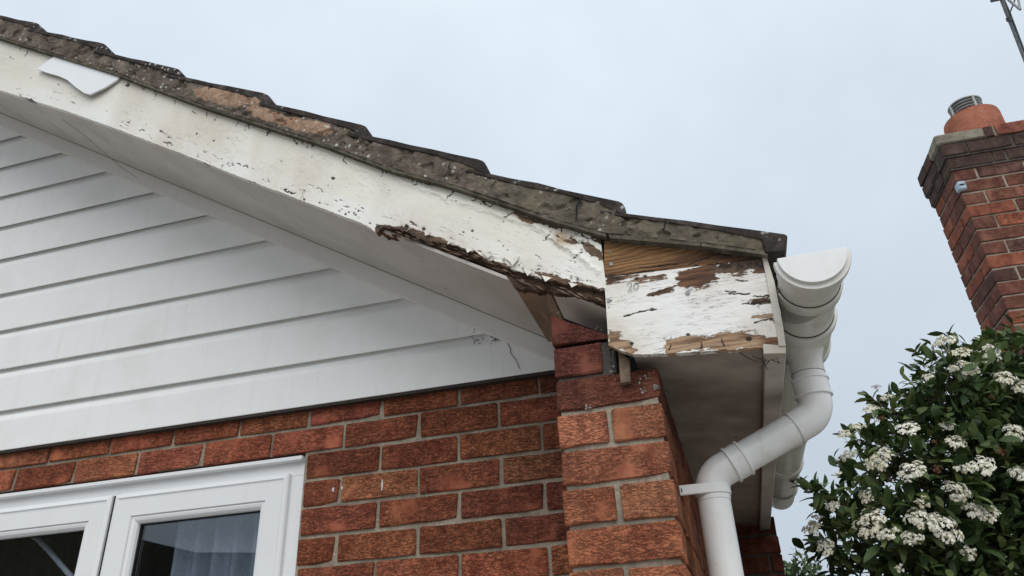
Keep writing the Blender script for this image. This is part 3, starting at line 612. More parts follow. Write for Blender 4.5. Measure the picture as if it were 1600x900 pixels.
# pencilled "20"
bm = bmesh.new()
for pl in ([(979, 444), (983, 441), (987, 443), (986, 448), (981, 455), (988, 454)], [(993, 442), (990, 446), (991, 452), (995, 452), (998, 447), (996, 442), (993, 442)]):
    tube(bm, [onY(x, y, YB - .0025) for x, y in pl], .0007, 5)
link('pencil_mark', mesh(bm), PENCIL, panel)
FX0, FX1 = 2.118, 2.158
bm = bmesh.new(); box(bm, (FX0, YB + .018, Z(-.168)), (FX1, 1.6, Z(.02)), .002); fas = link('fascia_board', mesh(bm), mk_soffit('fascia paint', (.54, .50, .47), (.36, .32, .29)), house)
qa = [onY(x, y, YB - .004) for x, y in [(1191, 402), (1198, 401), (1210, 440), (1224, 512), (1228, 540), (1217, 541), (1212, 510)]]
prismo('fascia_end', qa, (0, .02, 0), mk_soffit('chipped end grain paint', (.66, .63, .58), (.40, .35, .29)), house, .001)
qa = [onY(x, y, YB - .001) for x, y in [(1192, 537), (1228, 540), (1228, 552), (1193, 553)]]
prismo('fascia_end', qa, (0, .02, 0), mk_soffit('chipped block paint', (.58, .54, .48), (.36, .30, .24)), house, .001)
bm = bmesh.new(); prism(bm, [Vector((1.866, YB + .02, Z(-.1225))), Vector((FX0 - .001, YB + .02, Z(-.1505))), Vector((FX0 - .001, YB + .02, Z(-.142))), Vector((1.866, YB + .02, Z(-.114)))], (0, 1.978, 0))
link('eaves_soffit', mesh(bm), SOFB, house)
boxo('packing_timber', (1.87, YB + .03, Z(-.10)), (2.11, YB + .07, Z(.10)), ROT, house, 0)

# --- roof: covering, tiles on the verge, bedding mortar, undercloak
YV = -.42
N = [(-300, -72), (-60, 2), (50, 36), (155, 68), (268, 107), (410, 147), (566, 196), (748, 250), (968, 316), (1225, 366)]
St = [(-288, -60), (-48, 14), (62, 48), (167, 82), (284, 120), (424, 163), (576, 213), (763, 271), (979, 334), (1238, 371)]
ucp = [(-400, -75), (0, 59.5), (180, 116), (320, 168), (500, 225), (606, 265), (712, 294), (869, 347), (947, 369), (1100, 384), (1200, 398)]
Nw = [onY(*q, YV) for q in N]; Sw = [onY(*q, YV) for q in St]; U = np.array([(onY(*q, YV).x, onY(*q, YV).z) for q in ucp])
uz = lambda x: float(np.interp(x, U[:, 0], U[:, 1]))
pr = [Vector((-2.0, -.3, Z(2.56 - .05))), Vector((1.84, -.3, uz(1.84) + .014)), Vector((2.17, -.3, uz(2.15) + .012)), Vector((2.17, -.3, uz(2.15) + .03)), Vector((1.84, -.3, uz(1.84) + .05)), Vector((-2.0, -.3, Z(2.60)))]
pr[0].z = uz(-.2) + .6235 * 1.8 + .02; pr[5].z = pr[0].z + .06
roof = prismo('roof', pr, (0, 2.0, 0), TILE, house)
pl_ = [Vector((-2.0 - (p.x + 2.0), p.y, p.z)) for p in (pr[0], pr[1], pr[4], pr[5])]
prismo('roof', pl_, (0, 2.0, 0), TILE, house)
FRESH = ([(303, 141), (322, 137), (345, 139), (370, 143), (392, 151), (418, 156), (420, 163), (400, 166), (385, 163), (372, 168), (350, 164), (318, 156), (306, 150)], [(383, 168), (400, 166), (420, 172), (448, 182), (470, 186), (497, 190), (515, 195), (522, 205), (512, 214), (490, 208), (470, 205), (440, 196), (425, 192), (395, 181)])
for i in range(1, len(N)):
    a = Sw[i - 1]; b = Nw[i]; s = Sw[i]; d = (b - a).normalized(); nrm = Vector((-d.z, 0, d.x)); nrm = nrm if nrm.z > 0 else -nrm
    E_ = b + d * max(.004, (s.x - b.x) / d.x - .002) if i < 9 else b + d * .008; hh = max(.016, (E_ - s).dot(nrm)) + .003; th = .0125 if i < 8 else .011
    st = a - d * .06; rr = .008
    pts = [st]
    for k in range(1, 5): pts.append(a + (b - a) * (k / 5) + nrm * random.uniform(-.0016, .0022))
    if i < 9:
        for ang in (0, 20, 40, 60, 76, 90):
            t_ = math.radians(ang); pts.append(Vector((b.x + (s.x - b.x) * math.sin(t_), b.y, b.z + d.z * (s.x - b.x) * .25 * math.sin(t_) - (b.z - s.z + d.z * (s.x - b.x) * .25) * (1 - math.cos(t_)))))
        pts += [s + Vector((random.uniform(-.003, 0), 0, -.005)), s + Vector((-.02, 0, .010 + random.uniform(-.002, .002)))]
    else:
        for ang in (0, 30, 60, 90): pts.append(E_ - d * rr - nrm * rr + nrm * (rr * math.cos(math.radians(ang))) + d * (rr * math.sin(math.radians(ang))))
        pts += [E_ - nrm * (hh + .022), E_ - d * .035 - nrm * (hh + .030), E_ - d * .045 - nrm * (hh + .012)]
    pts += [E_ - d * random.uniform(.035, .06) - nrm * (th + .006), a + (E_ - a) * .6 - nrm * (th + random.uniform(-.003, .003)), a + (E_ - a) * .3 - nrm * (th + random.uniform(-.003, .003)), st - nrm * th]
    for k in range(3):                 # three tiles in from the verge in each course
        y0 = YV - .003 + k * .30
        bm = bmesh.new(); prism(bm, [p + Vector((0, y0 - p.y, 0)) for p in pts], (0, .298, 0)); bmesh.ops.bevel(bm, geom=[e_ for e_ in bm.edges if abs(e_.verts[0].co.y - y0) < 1e-5 and abs(e_.verts[1].co.y - y0) < 1e-5], offset=.0025, segments=1, affect='EDGES')
        link('tile', smooth_angle(mesh(bm), 30), TILE, roof)
    # bedding mortar under this tile
    nseg = 110; nvv = 20; x0 = a.x - .026; x1 = E_.x - .003
    if i == len(N) - 1: x1 = E_.x - .032
    X = np.linspace(x0, x1, nseg); zt_ = a.z + (X - a.x) * (E_.z - a.z) / (E_.x - a.x) - th * .55; zb_ = np.array([uz(x) for x in X]) + .009
    zt_ = zt_ - np.clip((X - (E_.x - .05)) / .03, 0, 1) * (hh - th - .002 if i < 9 else .006)
    zt_ = np.maximum(zt_, zb_ + .004) + (fbm(X * 35, X * 0, i) - .5) * .004; v = np.linspace(0, 1, nvv)
    PB = np.stack([np.repeat(X[:, None], nvv, 1), np.full((nseg, nvv), YV - .0005), zb_[:, None] * (1 - v) + zt_[:, None] * v], -1)
    PB[..., 1] += np.clip(fbm(PB[..., 0] * 28, PB[..., 2] * 34, 71) - .62, 0, .10) * .07
    PB[..., 1] += (fbm(PB[..., 0] * 60, PB[..., 2] * 60, 11) - .42) * .007 + (fbm(PB[..., 0] * 13, PB[..., 2] * 13, 17) - .5) * .005 + (i % 2) * .0006
    Qb = pix(PB.reshape(-1, 3)); fr_ = np.full(len(Qb), -.3)
    for poly in FRESH: fr_ = region(fr_, Qb, poly, 6)
    PB[..., 1] -= (np.clip(fr_, 0, 1) * .003).reshape(nseg, nvv)
    link('mortar_bedding', grid_mesh(PB, dict(fresh=fr_), (0, .12, 0)), BEDG if i >= 8 else BEDD, roof)
# cracks across the bedding
for pl in ([(910, 307), (901, 322), (900, 342)], [(703, 255), (701, 262), (704, 265)], [(775, 283), (766, 294)], [(1096, 378), (1094, 386)], [(330, 132), (325, 140)], [(1040, 345), (1036, 362)]):
    bm = bmesh.new(); tube(bm, [onY(x, y, YV - .0045) for x, y in pl], [.0012, .0022, .0012][:len(pl)] if len(pl) == 3 else .0012, 5); link('mortar_crack', mesh(bm), BLACK, roof)
for seg in (ucp[:9], [(952, 371)] + ucp[9:]):
    w = [onY(*q, YV) for q in seg]; bm = bmesh.new()
    pts = [v + Vector((0, .002, 0)) for v in w] + [v + Vector((0, .002, .0105)) for v in w[::-1]]
    prism(bm, pts, (0, .17, 0)); link('undercloak', mesh(bm), CLOAK, roof)

# --- window
FY = .018
win_bm = bmesh.new()
def fr_bar(bm, x0, x1, z0, z1, y0, y1, b=.002): box(bm, (x0, y0, Z(z0)), (x1, y1, Z(z1)), b)
fw_ = .055
fr_bar(win_bm, WX0, WX1, WZ1 - fw_, WZ1 - .003, FY, .085); fr_bar(win_bm, WX0, WX1, WZ0, WZ0 + fw_, FY, .085)
fr_bar(win_bm, WX1 - fw_, WX1, WZ0 + fw_, WZ1 - fw_, FY, .085); fr_bar(win_bm, WX0, WX0 + fw_, WZ0 + fw_, WZ1 - fw_, FY, .085); fr_bar(win_bm, .235, .305, WZ0 + fw_, WZ1 - fw_, FY + .001, .085)
fr_bar(win_bm, WX0, WX1 - .001, WZ1 - .016, WZ1 - .004, FY - .022, FY - .0005)        # head drip
window = link('window', mesh(win_bm), PVC, house)
def miter(name, x0, x1, z0, z1, prof, mat, par):
    """four mitred bars round a rectangle; prof = list of (inset, y)"""
    cor = [(x0, z0, 1, 1), (x1, z0, -1, 1), (x1, z1, -1, -1), (x0, z1, 1, -1)]
    for k in range(4):
        A = cor[k]; B = cor[(k + 1) % 4]; bm = bmesh.new()
        ra = [bm.verts.new((A[0] + A[2] * i, y, Z(A[1] + A[3] * i))) for i, y in prof]; rbb = [bm.verts.new((B[0] + B[2] * i, y, Z(B[1] + B[3] * i))) for i, y in prof]; n = len(prof)
        bm.faces.new(ra); bm.faces.new(rbb[::-1])
        for i in range(n): bm.faces.new((ra[i], rbb[i], rbb[(i + 1) % n], ra[(i + 1) % n]))
        link(name, mesh(bm), mat, par)
SZ1, SZ0 = -.1625, WZ0 + .045
sash_prof = [(0, .016), (0, .004), (.004, .0005), (.012, -.002), (.016, .0015), (.022, .002), (.066, .002), (.068, .0045), (.0685, .02), (.0685, .05), (0, .05)]
bead_prof = [(.0692, .03), (.0692, .006), (.073, .0055), (.080, .008), (.086, .015), (.0875, .022), (.0875, .03)]
gask_prof = [(.0876, .024), (.0905, .024), (.0905, .03), (.0876, .03)]
for x0, x1 in ((-.345, .2715), (.2835, .853)):
    miter('sash_rail', x0, x1, SZ0, SZ1, sash_prof, PVC, window); miter('glazing_bead', x0, x1, SZ0, SZ1, bead_prof, PVC, window); miter('gasket', x0, x1, SZ0, SZ1, gask_prof, DARK, window)
    boxo('pane', (x0 + .07, .0295, Z(SZ0 + .07)), (x1 - .07, .0335, Z(SZ1 - .07)), GLASS, window, 0)
boxo('sash_gap', (.2718, .011, Z(SZ0)), (.2832, .0165, Z(SZ1)), DARK, window, 0)
bm = bmesh.new(); box(bm, (-.24, -.018, Z(-.203)), (-.132, .0015, Z(-.178)), .003); link('trickle_vent', mesh(bm), PVCT, window)
bm = bmesh.new(); sx = np.linspace(WZ0 + .02, WZ1 - .005, 40)
pts = [Vector((WX1 - .001, FY - .003, Z(z))) for z in sx] + [Vector((WX1 + .0055 + random.uniform(0, .004), FY - .004, Z(z))) for z in sx[::-1]]
prism(bm, pts, (0, .012, 0)); link('sealant', mesh(bm), PVC, window)
boxo('sill', (WX0 - .04, -.04, Z(WZ0 - .035)), (WX1 + .04, .08, Z(WZ0 - .002)), PVC, window)
# room behind the glass
bm = bmesh.new()
for lo, hi in (((WX0 - .6, 1.3, -1.9), (1.6, 1.35, .1)), ((WX0 - .62, .11, -1.9), (WX0 - .6, 1.35, .1)), ((1.6, .11, -1.9), (1.62, 1.35, .1)), ((WX0 - .6, .11, -1.92), (1.6, 1.35, -1.9)), ((WX0 - .6, .11, .0), (1.6, 1.35, .02))):
    box(bm, (lo[0], lo[1], Z(lo[2])), (hi[0], hi[1], Z(hi[2])), 0)
link('room_lining', mesh(bm), ROOM, house)
def curtain(x0, x1, y, a, n, seed, mat):
    X = np.linspace(x0, x1, n); zz = np.linspace(-1.4, -.14, 14)
    P = np.zeros((n, 14, 3)); P[..., 0] = X[:, None]; P[..., 2] = Z(zz)[None]
    P[..., 1] = y + a * (np.sin(X * 95 + seed) + .6 * np.sin(X * 47 + 2 * seed))[:, None] + .004 * np.sin(zz * 6 + X[:, None] * 9)
    o = link('curtain', grid_mesh(P), mat, window)
    for p_ in o.data.polygons: p_.use_smooth = True
curtain(.43, .72, .125, .018, 200, 1.0, CURT); curtain(.75, .89, .112, .012, 60, 2.0, flat('grey drape', (.10, .105, .10), .9, .1)); curtain(-.36, .25, .22, .016, 220, 3.0, flat('olive drape', (.055, .058, .04), .9, .1))
bm = bmesh.new(); tube(bm, [onY(x, y, .10) for x, y in [(44, 832), (60, 842), (78, 862), (100, 888), (128, 920), (150, 950)]], [.010, .010, .008, .008, .009, .009], 8); link('reflection_streak', mesh(bm, smooth=True), STREAK, window)  # added pale tube inside the room, stands for a reflection in the left pane

# --- gutter
GX, GZ, GR = 2.229, -.024, .0585
def arc_sweep(name, y0, y1, r, t, mat, parent, a0=180, a1=360, n=28, x=GX, z=GZ, lip=True, bev=.0):
    """half-round wall swept along y"""
    bm = bmesh.new(); A = [math.radians(a0 + (a1 - a0) * k / n) for k in range(n + 1)]
    prof = [(x + r * math.cos(q), z + r * math.sin(q)) for q in A] + [(x + (r - t) * math.cos(q), z + (r - t) * math.sin(q)) for q in A[::-1]]
    rows = []
    ys = [y0, y0 + bev, y1 - bev, y1] if bev else [y0, y1]
    for k, y in enumerate(ys):
        s = .985 if bev and k in (0, 3) else 1
        rows.append([bm.verts.new((x + (px_ - x) * s, y, Z(z + (pz - z) * s))) for px_, pz in prof])
    m_ = len(prof)
    for a, b in zip(rows[:-1], rows[1:]):
        for i in range(m_): bm.faces.new((a[i], b[i], b[(i + 1) % m_], a[(i + 1) % m_]))
    bm.faces.new(rows[0]); bm.faces.new(rows[-1][::-1])
    return link(name, smooth_angle(mesh(bm), 40), mat, parent)
GY0, GY1 = -.49, 1.66
gut = arc_sweep('gutter', GY0 + .02, GY1, GR, .0025, PVCG, house)
# end cap: rim + flat half disc plate
arc_sweep('end_cap_rim', GY0 - .004, GY0 + .012, GR + .0105, .011, PVCG, gut, bev=.003); arc_sweep('end_cap_rim', GY0 + .012, GY0 + .055, GR + .0035, .003, PVCG, gut)
bm = bmesh.new(); n = 30; rr = GR + .003
vs = [Vector((GX + rr * math.cos(math.pi + math.pi * k / n), GY0 - .012, Z(GZ + .004 + rr * math.sin(math.pi + math.pi * k / n)))) for k in range(n + 1)]
prism(bm, vs, (0, .014, 0)); bmesh.ops.bevel(bm, geom=[e_ for e_ in bm.edges if all(abs(v.co.y - (GY0 - .012)) < 1e-5 for v in e_.verts)], offset=.0015, segments=2, affect='EDGES')
link('end_cap', mesh(bm), PVCP, gut)
def gbracket(y0, y1, wide):
    arc_sweep('gutter_bracket', y0, y1, GR + .006, .005, PVCG, gut, a0=195, a1=366, bev=.002)
    bm = bmesh.new(); rows = []
    for k in range(13):            # gusset plate curving back to the fascia
        q = math.radians(180 + 100 * k / 12); f = (1 - k / 12) ** .8
        rows.append((bm.verts.new((GX + (GR + .0045) * math.cos(q), y0 + .003, Z(GZ + (GR + .0045) * math.sin(q)))), bm.verts.new((GX + (GR + .0045) * math.cos(q), y1 + wide * f, Z(GZ + (GR + .0045) * math.sin(q))))))
    for a, b in zip(rows[:-1], rows[1:]): bm.faces.new((a[0], a[1], b[1], b[0]))
    bmesh.ops.solidify(bm, geom=bm.faces[:], thickness=.003); link('gutter_bracket', smooth_angle(mesh(bm)), PVCG, gut)
    boxo('gutter_bracket', (FX1 + .0005, y0, Z(GZ - .06)), (FX1 + .007, y1 + wide, Z(GZ + .004)), PVCG, gut)
gbracket(-.392, -.362, .10)
# running outlet with its two sockets and the drop
OY = -.145; OX = GX - .009
arc_sweep('outlet', -.235, -.055, GR + .004, .0045, PVCG, gut, bev=.002); arc_sweep('outlet_socket', -.240, -.214, GR + .0085, .006, PVCG, gut, bev=.003); arc_sweep('outlet_socket', -.078, -.052, GR + .0085, .006, PVCG, gut, bev=.003)
bm = bmesh.new(); tube(bm, [(OX, OY, Z(-.045)), (OX, OY, Z(-.066)), (OX, OY, Z(-.084)), (OX, OY, Z(-.10)), (OX, OY, Z(-.130))], [.056, .050, .042, .036, .0355], 32); link('outlet_drop', smooth_angle(mesh(bm), 50), PVCG, gut)
for y0 in (.62, 1.02, 1.42): arc_sweep('gutter_bracket', y0, y0 + .035, GR + .006, .005, PVCG, gut, a0=190, a1=366, bev=.002)
arc_sweep('gutter_union', .30, .36, GR + .006, .005, PVCG, gut, bev=.003)

for y0 in (GY0 + .0555, -.394, -.2425, -.0505): arc_sweep('gutter_seam', y0, y0 + .0018, GR + .0016, .003, LEADM, gut, a0=186, a1=354)
# --- downpipe
r_ = .034; LX, LY = 1.975, -.155
down = tubeo('downpipe', [(LX, LY, 0), (LX, LY, Z(-.378))], r_, PVCP, house, 36)
def bend(p0, p1, p2, rad, n=10):
    p0, p1, p2 = map(Vector, (p0, p1, p2)); a = (p0 - p1).normalized(); b = (p2 - p1).normalized(); th = a.angle(b); t = rad / math.tan(th / 2)
    c = p1 + (a + b).normalized() * (rad / math.sin(th / 2)); s = p1 + a * t; e_ = p1 + b * t; out = [s]
    va = (s - c); vb = (e_ - c); ang = va.angle(vb)
    for k in range(1, n): f = k / n; out.append(c + (va * math.sin((1 - f) * ang) + vb * math.sin(f * ang)) / math.sin(ang))
    return out + [e_]
E1 = Vector((OX, OY, Z(-.222))); E2 = Vector((LX, LY, Z(-.332))); top_ = Vector((OX, OY, Z(-.125))); d12 = (E2 - E1).normalized()
tubeo('elbow', [top_ + Vector((0, 0, .004))] + bend(top_, E1, E2, .05, 14) + [E1 + d12 * .062], r_ + .0012, PVCP, down, 36)
tubeo('elbow', [E2 - d12 * .062] + bend(E1, E2, E2 + Vector((0, 0, -.2)), .05, 14) + [E2 + Vector((0, 0, -.05))], r_ + .0012, PVCP, down, 36)
tubeo('offset_pipe', [E1 + d12 * .05, E2 - d12 * .05], r_, PVCP, down, 36)
def collar(p, d, L, r, bead=.0025, mat=PVCP, nm='pipe_socket'):
    d = Vector(d).normalized(); p = Vector(p); ps = []; rs = []
    for s_, q in ((0, 0), (.001, bead), (.005, bead), (.006, 0), (L - .006, 0), (L - .005, bead), (L - .001, bead), (L, 0)):
        ps.append(p + d * s_); rs.append(r + q)
    bm = bmesh.new(); tube(bm, ps, rs, 36); link(nm, smooth_angle(mesh(bm), 50), mat, down)
collar((OX, OY, Z(-.142)), (0, 0, -1), .042, r_ + .0035); collar(E2 - d12 * .085, d12, .036, r_ + .0035)
tubeo('pipe_seam', [E1 + d12 * .0605, E1 + d12 * .0612], r_ + .0014, DARK, down, 36); tubeo('pipe_seam', [(OX, OY, Z(-.1295)), (OX, OY, Z(-.1301))], r_ + .0022, DARK, down, 36)
# clip: band round the pipe and a strap to the wall
bm = bmesh.new(); tube(bm, [(LX, LY, Z(-.372)), (LX, LY, Z(-.371)), (LX, LY, Z(-.352)), (LX, LY, Z(-.351))], [r_ + .002, r_ + .004, r_ + .004, r_ + .002], 36); link('pipe_clip', smooth_angle(mesh(bm), 50), PVCP, down)
bm = bmesh.new(); box(bm, (1.9085, LY - r_ - .004, Z(-.372)), (LX, LY - r_ + .004, Z(-.351)), .0015); link('pipe_clip', mesh(bm), PVCP, down)
boxo('clip_screw', (1.9125, LY - r_ - .0052, Z(-.366)), (1.9145, LY - r_ - .003, Z(-.358)), DARK, down, 0)

# ------------------------------------------------------------------ loose white offcut
bm = bmesh.new(); pts = [(58, 108), (66, 101), (90, 84), (140, 98), (187, 119), (184, 124), (163, 137), (140, 147.5), (131, 145), (118, 136), (104, 124), (90, 118), (72, 113)]
yy = lambda q: -.409 - .010 * max(0, min(1, (q[1] - 84 - (q[0] - 60) * .25) / 45))
f = [onY(*q, yy(q)) for q in pts]; prism(bm, f, (0, .006, 0)); link('plastic_offcut', mesh(bm), PVC, label='loose white plastic offcut wedged under the verge tiles at upper left', category='plastic sheet')

# ------------------------------------------------------------------ cobwebs
def web(name, strands, r, label, plane):
    bm = bmesh.new()
    for s_ in strands: tube(bm, [plane(*q) for q in s_], r, 4)
    return link(name, mesh(bm), WEB, label=label, category='cobweb', group='cobwebs on the gable and eaves')
pc = lambda x, y: onY(x, y, -.0255)
st_ = [[(748, 512), (765, 513), (776, 519), (782, 527), (793, 536), (798, 546), (797, 551), (806, 562), (812, 576)], [(752, 512), (770, 520), (780, 528)], [(762, 515), (778, 525), (790, 531)], [(775, 521), (774, 533)], [(779, 527), (770, 532)], [(781, 529), (785, 520), (776, 516)]]
for k in range(26):
    x = random.uniform(738, 790); y = random.uniform(512, 538); st_.append([(x, y), (x + random.uniform(-5, 5), y + random.uniform(-3, 3))])
web('cobweb', st_, .0011, 'dusty cobweb strands below the lowest cladding groove near the pier', pc)
web('cobweb', [[(248, 238), (235, 246), (226, 256), (220, 260), (206, 261)], [(222, 256), (212, 258)], [(236, 238), (228, 246)], [(243, 240), (230, 238)]], .0011, 'dusty cobweb hanging from a cladding groove at upper left', pc)
pb = lambda x, y: onY(x, y, YB - .006)
st_ = [[(1150, 548), (1170, 560), (1185, 566)], [(1190, 560), (1196, 572), (1202, 563)], [(1192, 558), (1215, 560)], [(1196, 562), (1194, 575)], [(1200, 560), (1192, 568), (1200, 577)], [(1205, 562), (1219, 568), (1215, 564)], [(1175, 556), (1190, 562)]]
web('cobweb', st_, .0013, 'dark cobweb tangle below the flaking eaves panel beside the fascia', lambda x, y: Vector((onY(x, y, -.37))))
web('cobweb', [[(92, 183), (130, 210), (165, 240), (190, 262), (215, 278)]], .0008, 'long thin cobweb strand across the sloping soffit at upper left', lambda x, y: onY(x, y, -.28 + (x - 92) / 130 * .18))

# ------------------------------------------------------------------ neighbour's chimney stack
CX, CY, CYAW, CZ0, CD, CWid = 3.4325, 1.9017, .046176, 1.37154, .3578, .80
chim = empty('chimney_stack', (CX, CY, 0), label='sooty red brick chimney stack with a squat terracotta pot behind the shrub', category='chimney'); chim.rotation_euler = (0, 0, CYAW)
CM = Matrix.Translation((CX, CY, 0)) @ Matrix.Rotation(CYAW, 4, 'Z')
def cbox(name, lo, hi, mat, b=.003, j=0.0, **k):
    bm = bmesh.new(); box(bm, (lo[0], lo[1], lo[2]), (hi[0], hi[1], hi[2]), b, j); bm.transform(CM); return link(name, mesh(bm), mat, chim, **k)
cbox('mortar_core', (.006, .006, 0), (CWid - .006, CD - .006, Z(1.60)), MORTAR, 0)
def ctint(): 
    t = random.random(); return (*( (.38, .12, .07) if t < .36 else (.23, .09, .062) if t < .66 else (.15, .072, .058) if t < .85 else (.24, .09, .065)), 1)
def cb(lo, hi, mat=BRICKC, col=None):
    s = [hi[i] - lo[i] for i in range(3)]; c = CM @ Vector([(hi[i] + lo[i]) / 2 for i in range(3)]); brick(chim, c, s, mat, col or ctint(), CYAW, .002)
clow = []
for k in range(-3, 46):
    z1 = Z(CZ0 - .075 * k) - .005; z0 = z1 - .065
    if z0 < 0: break
    odd = k % 2
    X = [(0, .105)] if odd else [(0, .218)]
    x = X[0][1] + .01
    while x < CWid - .05: X.append((x, min(x + .215, CWid))); x += .225
    Yb = [(.2285, CD)] if odd else [(.1125, CD)]
    items = [((a, 0, z0), (b, .1025 if a > 0 or not odd else .2185, z1)) for a, b in X] + [((0, a, z0), (.1025, b, z1)) for a, b in Yb] + [((.1125, CD - .1025, z0), (CWid, CD, z1))]
    for lo, hi in items:
        if k < 17: cb(lo, hi)
        else: clow.append((CM @ Vector([(hi[i] + lo[i]) / 2 for i in range(3)]), [hi[i] - lo[i] for i in range(3)]))
bm = bmesh.new()
for c, s in clow:
    b2 = bmesh.new(); box(b2, [-q / 2 for q in s], [q / 2 for q in s], .003); b2.transform(Matrix.Translation(c) @ Matrix.Rotation(CYAW, 4, 'Z')); t_ = bpy.data.meshes.new('t'); b2.to_mesh(t_); b2.free(); bm.from_mesh(t_)
o = link('lower_brickwork', mesh(bm), BRICKC, chim, kind='stuff'); o.color = (.18, .08, .06, 1)
zc = CZ0 + .225
for k, ov in enumerate((.012, .023)):      # oversailing courses
    z0 = Z(zc + .075 * k) + .003; z1 = z0 + .068; xs_ = [-ov, .10, .32, .54, CWid + ov] if k else [-ov, .205, .27, .50, .71, CWid + ov]
    cbox('mortar_core', (-ov + .006, -ov + .006, z0 - .008), (CWid + ov - .006, CD + ov - .006, z1 + .002), MORTARD, 0)
    for a, b in zip(xs_[:-1], xs_[1:]): cb((a + .004, -ov, z0), (b - .004, .10, z1), col=(.115, .07, .06, 1))
    for a, b in ((.11, .23), (.24, CD + ov)): cb((-ov, a, z0), (.10, b, z1), col=(.115, .07, .06, 1))
zt0 = Z(zc + .15) + .002
cbox('flaunching', (-.03, -.03, zt0), (.205, .13, zt0 + .07), FLAUN, .012, .004); cb((-.026, .135, zt0 + .002), (.10, .24, zt0 + .069), col=(.15, .085, .07, 1)); cb((-.026, .25, zt0 + .002), (.10, CD + .02, zt0 + .069), col=(.10, .065, .055, 1))
cb((.21, -.028, zt0 + .002), (.255, .09, zt0 + .069), col=(.14, .08, .07, 1)); cb((.262, -.028, zt0 + .002), (.47, .09, zt0 + .069), col=(.36, .12, .085, 1)); cb((.50, -.028, zt0 + .002), (.70, .09, zt0 + .069), col=(.16, .09, .08, 1))
cbox('flaunching', (.207, -.02, zt0), (CWid + .02, CD + .03, zt0 + .064), FLAUN, .004, .003)
pc0 = CM @ Vector((.275, .19, 0)); zp = zt0 + .06
bm = bmesh.new(); pr_ = [(0, .146), (.05, .145), (.20, .143), (.214, .140), (.22, .131), (.22, .09), (.17, .09)]
tube(bm, [(pc0.x, pc0.y, zp + a) for a, _ in pr_], [b for _, b in pr_], 40, False); link('chimney_pot', smooth_angle(mesh(bm), 40), TERRA, chim)
for k in range(5):
    bm = bmesh.new(); z_ = zp + .225 + k * .020; tube(bm, [(pc0.x, pc0.y, z_), (pc0.x, pc0.y, z_ + .003), (pc0.x, pc0.y, z_ + .009)], [.083, .085, .078], 32); link('cowl_louvre', smooth_angle(mesh(bm), 40), COWL, chim)
bm = bmesh.new(); tube(bm, [(pc0.x, pc0.y, zp + .16), (pc0.x, pc0.y, zp + .325)], .068, 28); link('flue', smooth_angle(mesh(bm)), BLACK, chim)
bm = bmesh.new(); tube(bm, [(pc0.x, pc0.y, zp + .322), (pc0.x, pc0.y, zp + .328), (pc0.x, pc0.y, zp + .336)], [.088, .088, .06], 32); link('cowl_cap', smooth_angle(mesh(bm), 40), COWL, chim)
for q in (0, 90, 180, 270):
    v = Vector((math.cos(math.radians(q - 75)), math.sin(math.radians(q - 75)), 0)) * .083; bm = bmesh.new(); tube(bm, [(pc0.x + v.x, pc0.y + v.y, zp + .215), (pc0.x + v.x, pc0.y + v.y, zp + .325)], .007, 8); link('cowl_strut', mesh(bm), COWL, chim)
cbox('junction_box', (-.010, -.022, Z(1.458)), (.032, .026, Z(1.512)), JBOX, .008); cbox('cable_stub', (-.002, -.028, Z(1.484)), (.022, -.020, Z(1.4875)), DARK, 0)

# ------------------------------------------------------------------ television aerial
a = atD(1562, -8, 3.75); b = atD(1600, 92, 3.75); d = (b - a).normalized()
mast_low = b + d * .32; mast_top = a - d * .22
aer = empty('tv_aerial', mast_low, label='thin grey television aerial mast with short metal arms, cut off at upper right', category='aerial')
tubeo('mast', [mast_low, a + d * .085, a + d * .086, mast_top], .0085, STEEL, aer, 14)
off = Vector(RM @ np.array([1, 0, 0])) * .016; tubeo('cable', [mast_low + off * .9, a + d * .1 + off, a + off * .6, mast_top + off * .6], .005, DSTEEL, aer, 8)
for q in (.12, .40): tubeo('mast_collar', [a + d * q, a + d * (q + .02)], .0125, DSTEEL, aer, 14)
bx = Vector(RM @ np.array([1, .28, -.25])).normalized()
tubeo('boom', [a + d * .02 - bx * .06, a + d * .02 + bx * .45], .009, DSTEEL, aer, 10); 
tubeo('dipole', [atD(1594, 15, 3.7), atD(1576, 0, 3.75), atD(1560, -20, 3.8)], .006, STEEL, aer, 8); tubeo('dipole', [atD(1594, 15, 3.7), atD(1590, -6, 3.78), atD(1588, -30, 3.8)], .006, STEEL, aer, 8)
for q in (.1, .2, .3, .4): tubeo('element', [a + d * .02 + bx * q - Vector((0, .12, .0)), a + d * .02 + bx * q + Vector((0, .12, 0))], .004, STEEL, aer, 8)
lo_ = CM.inverted() @ mast_low
boxo('wall_bracket', (mast_low.x - .03, mast_low.y - .05, mast_low.z - .02), (mast_low.x + .03, mast_low.y + .03, mast_low.z + .04), DSTEEL, aer)

# ------------------------------------------------------------------ viburnum shrub
def leaf_mat(name, a, b, c):
    m = M(name, .5, .28); oi = m.node('ShaderNodeObjectInfo'); gm = m.node('ShaderNodeNewGeometry')
    k = m.ramp(m.math('FRACT', m.math('ADD', gm.outputs['Random Per Island'], oi.outputs['Random'])), (0, a), (.55, b), (1, c)); m.col(m.mix(m.ss(m.noise(60, 3), .3, .7, 0, .4), k, tuple(x * .6 for x in b)))
    m.b.inputs['Subsurface Weight'].default_value = 0; tr = m.node('ShaderNodeBsdfTranslucent'); m.l.new(k, tr.inputs[0]); ms = m.node('ShaderNodeMixShader'); ms.inputs[0].default_value = .16
    m.l.new(m.b.outputs[0], ms.inputs[1]); m.l.new(tr.outputs[0], ms.inputs[2]); m.l.new(ms.outputs[0], m.n['Material Output'].inputs[0]); return m.m
LEAF = leaf_mat('glossy dark green leaf', (.030, .058, .020), (.066, .108, .034), (.17, .21, .07))
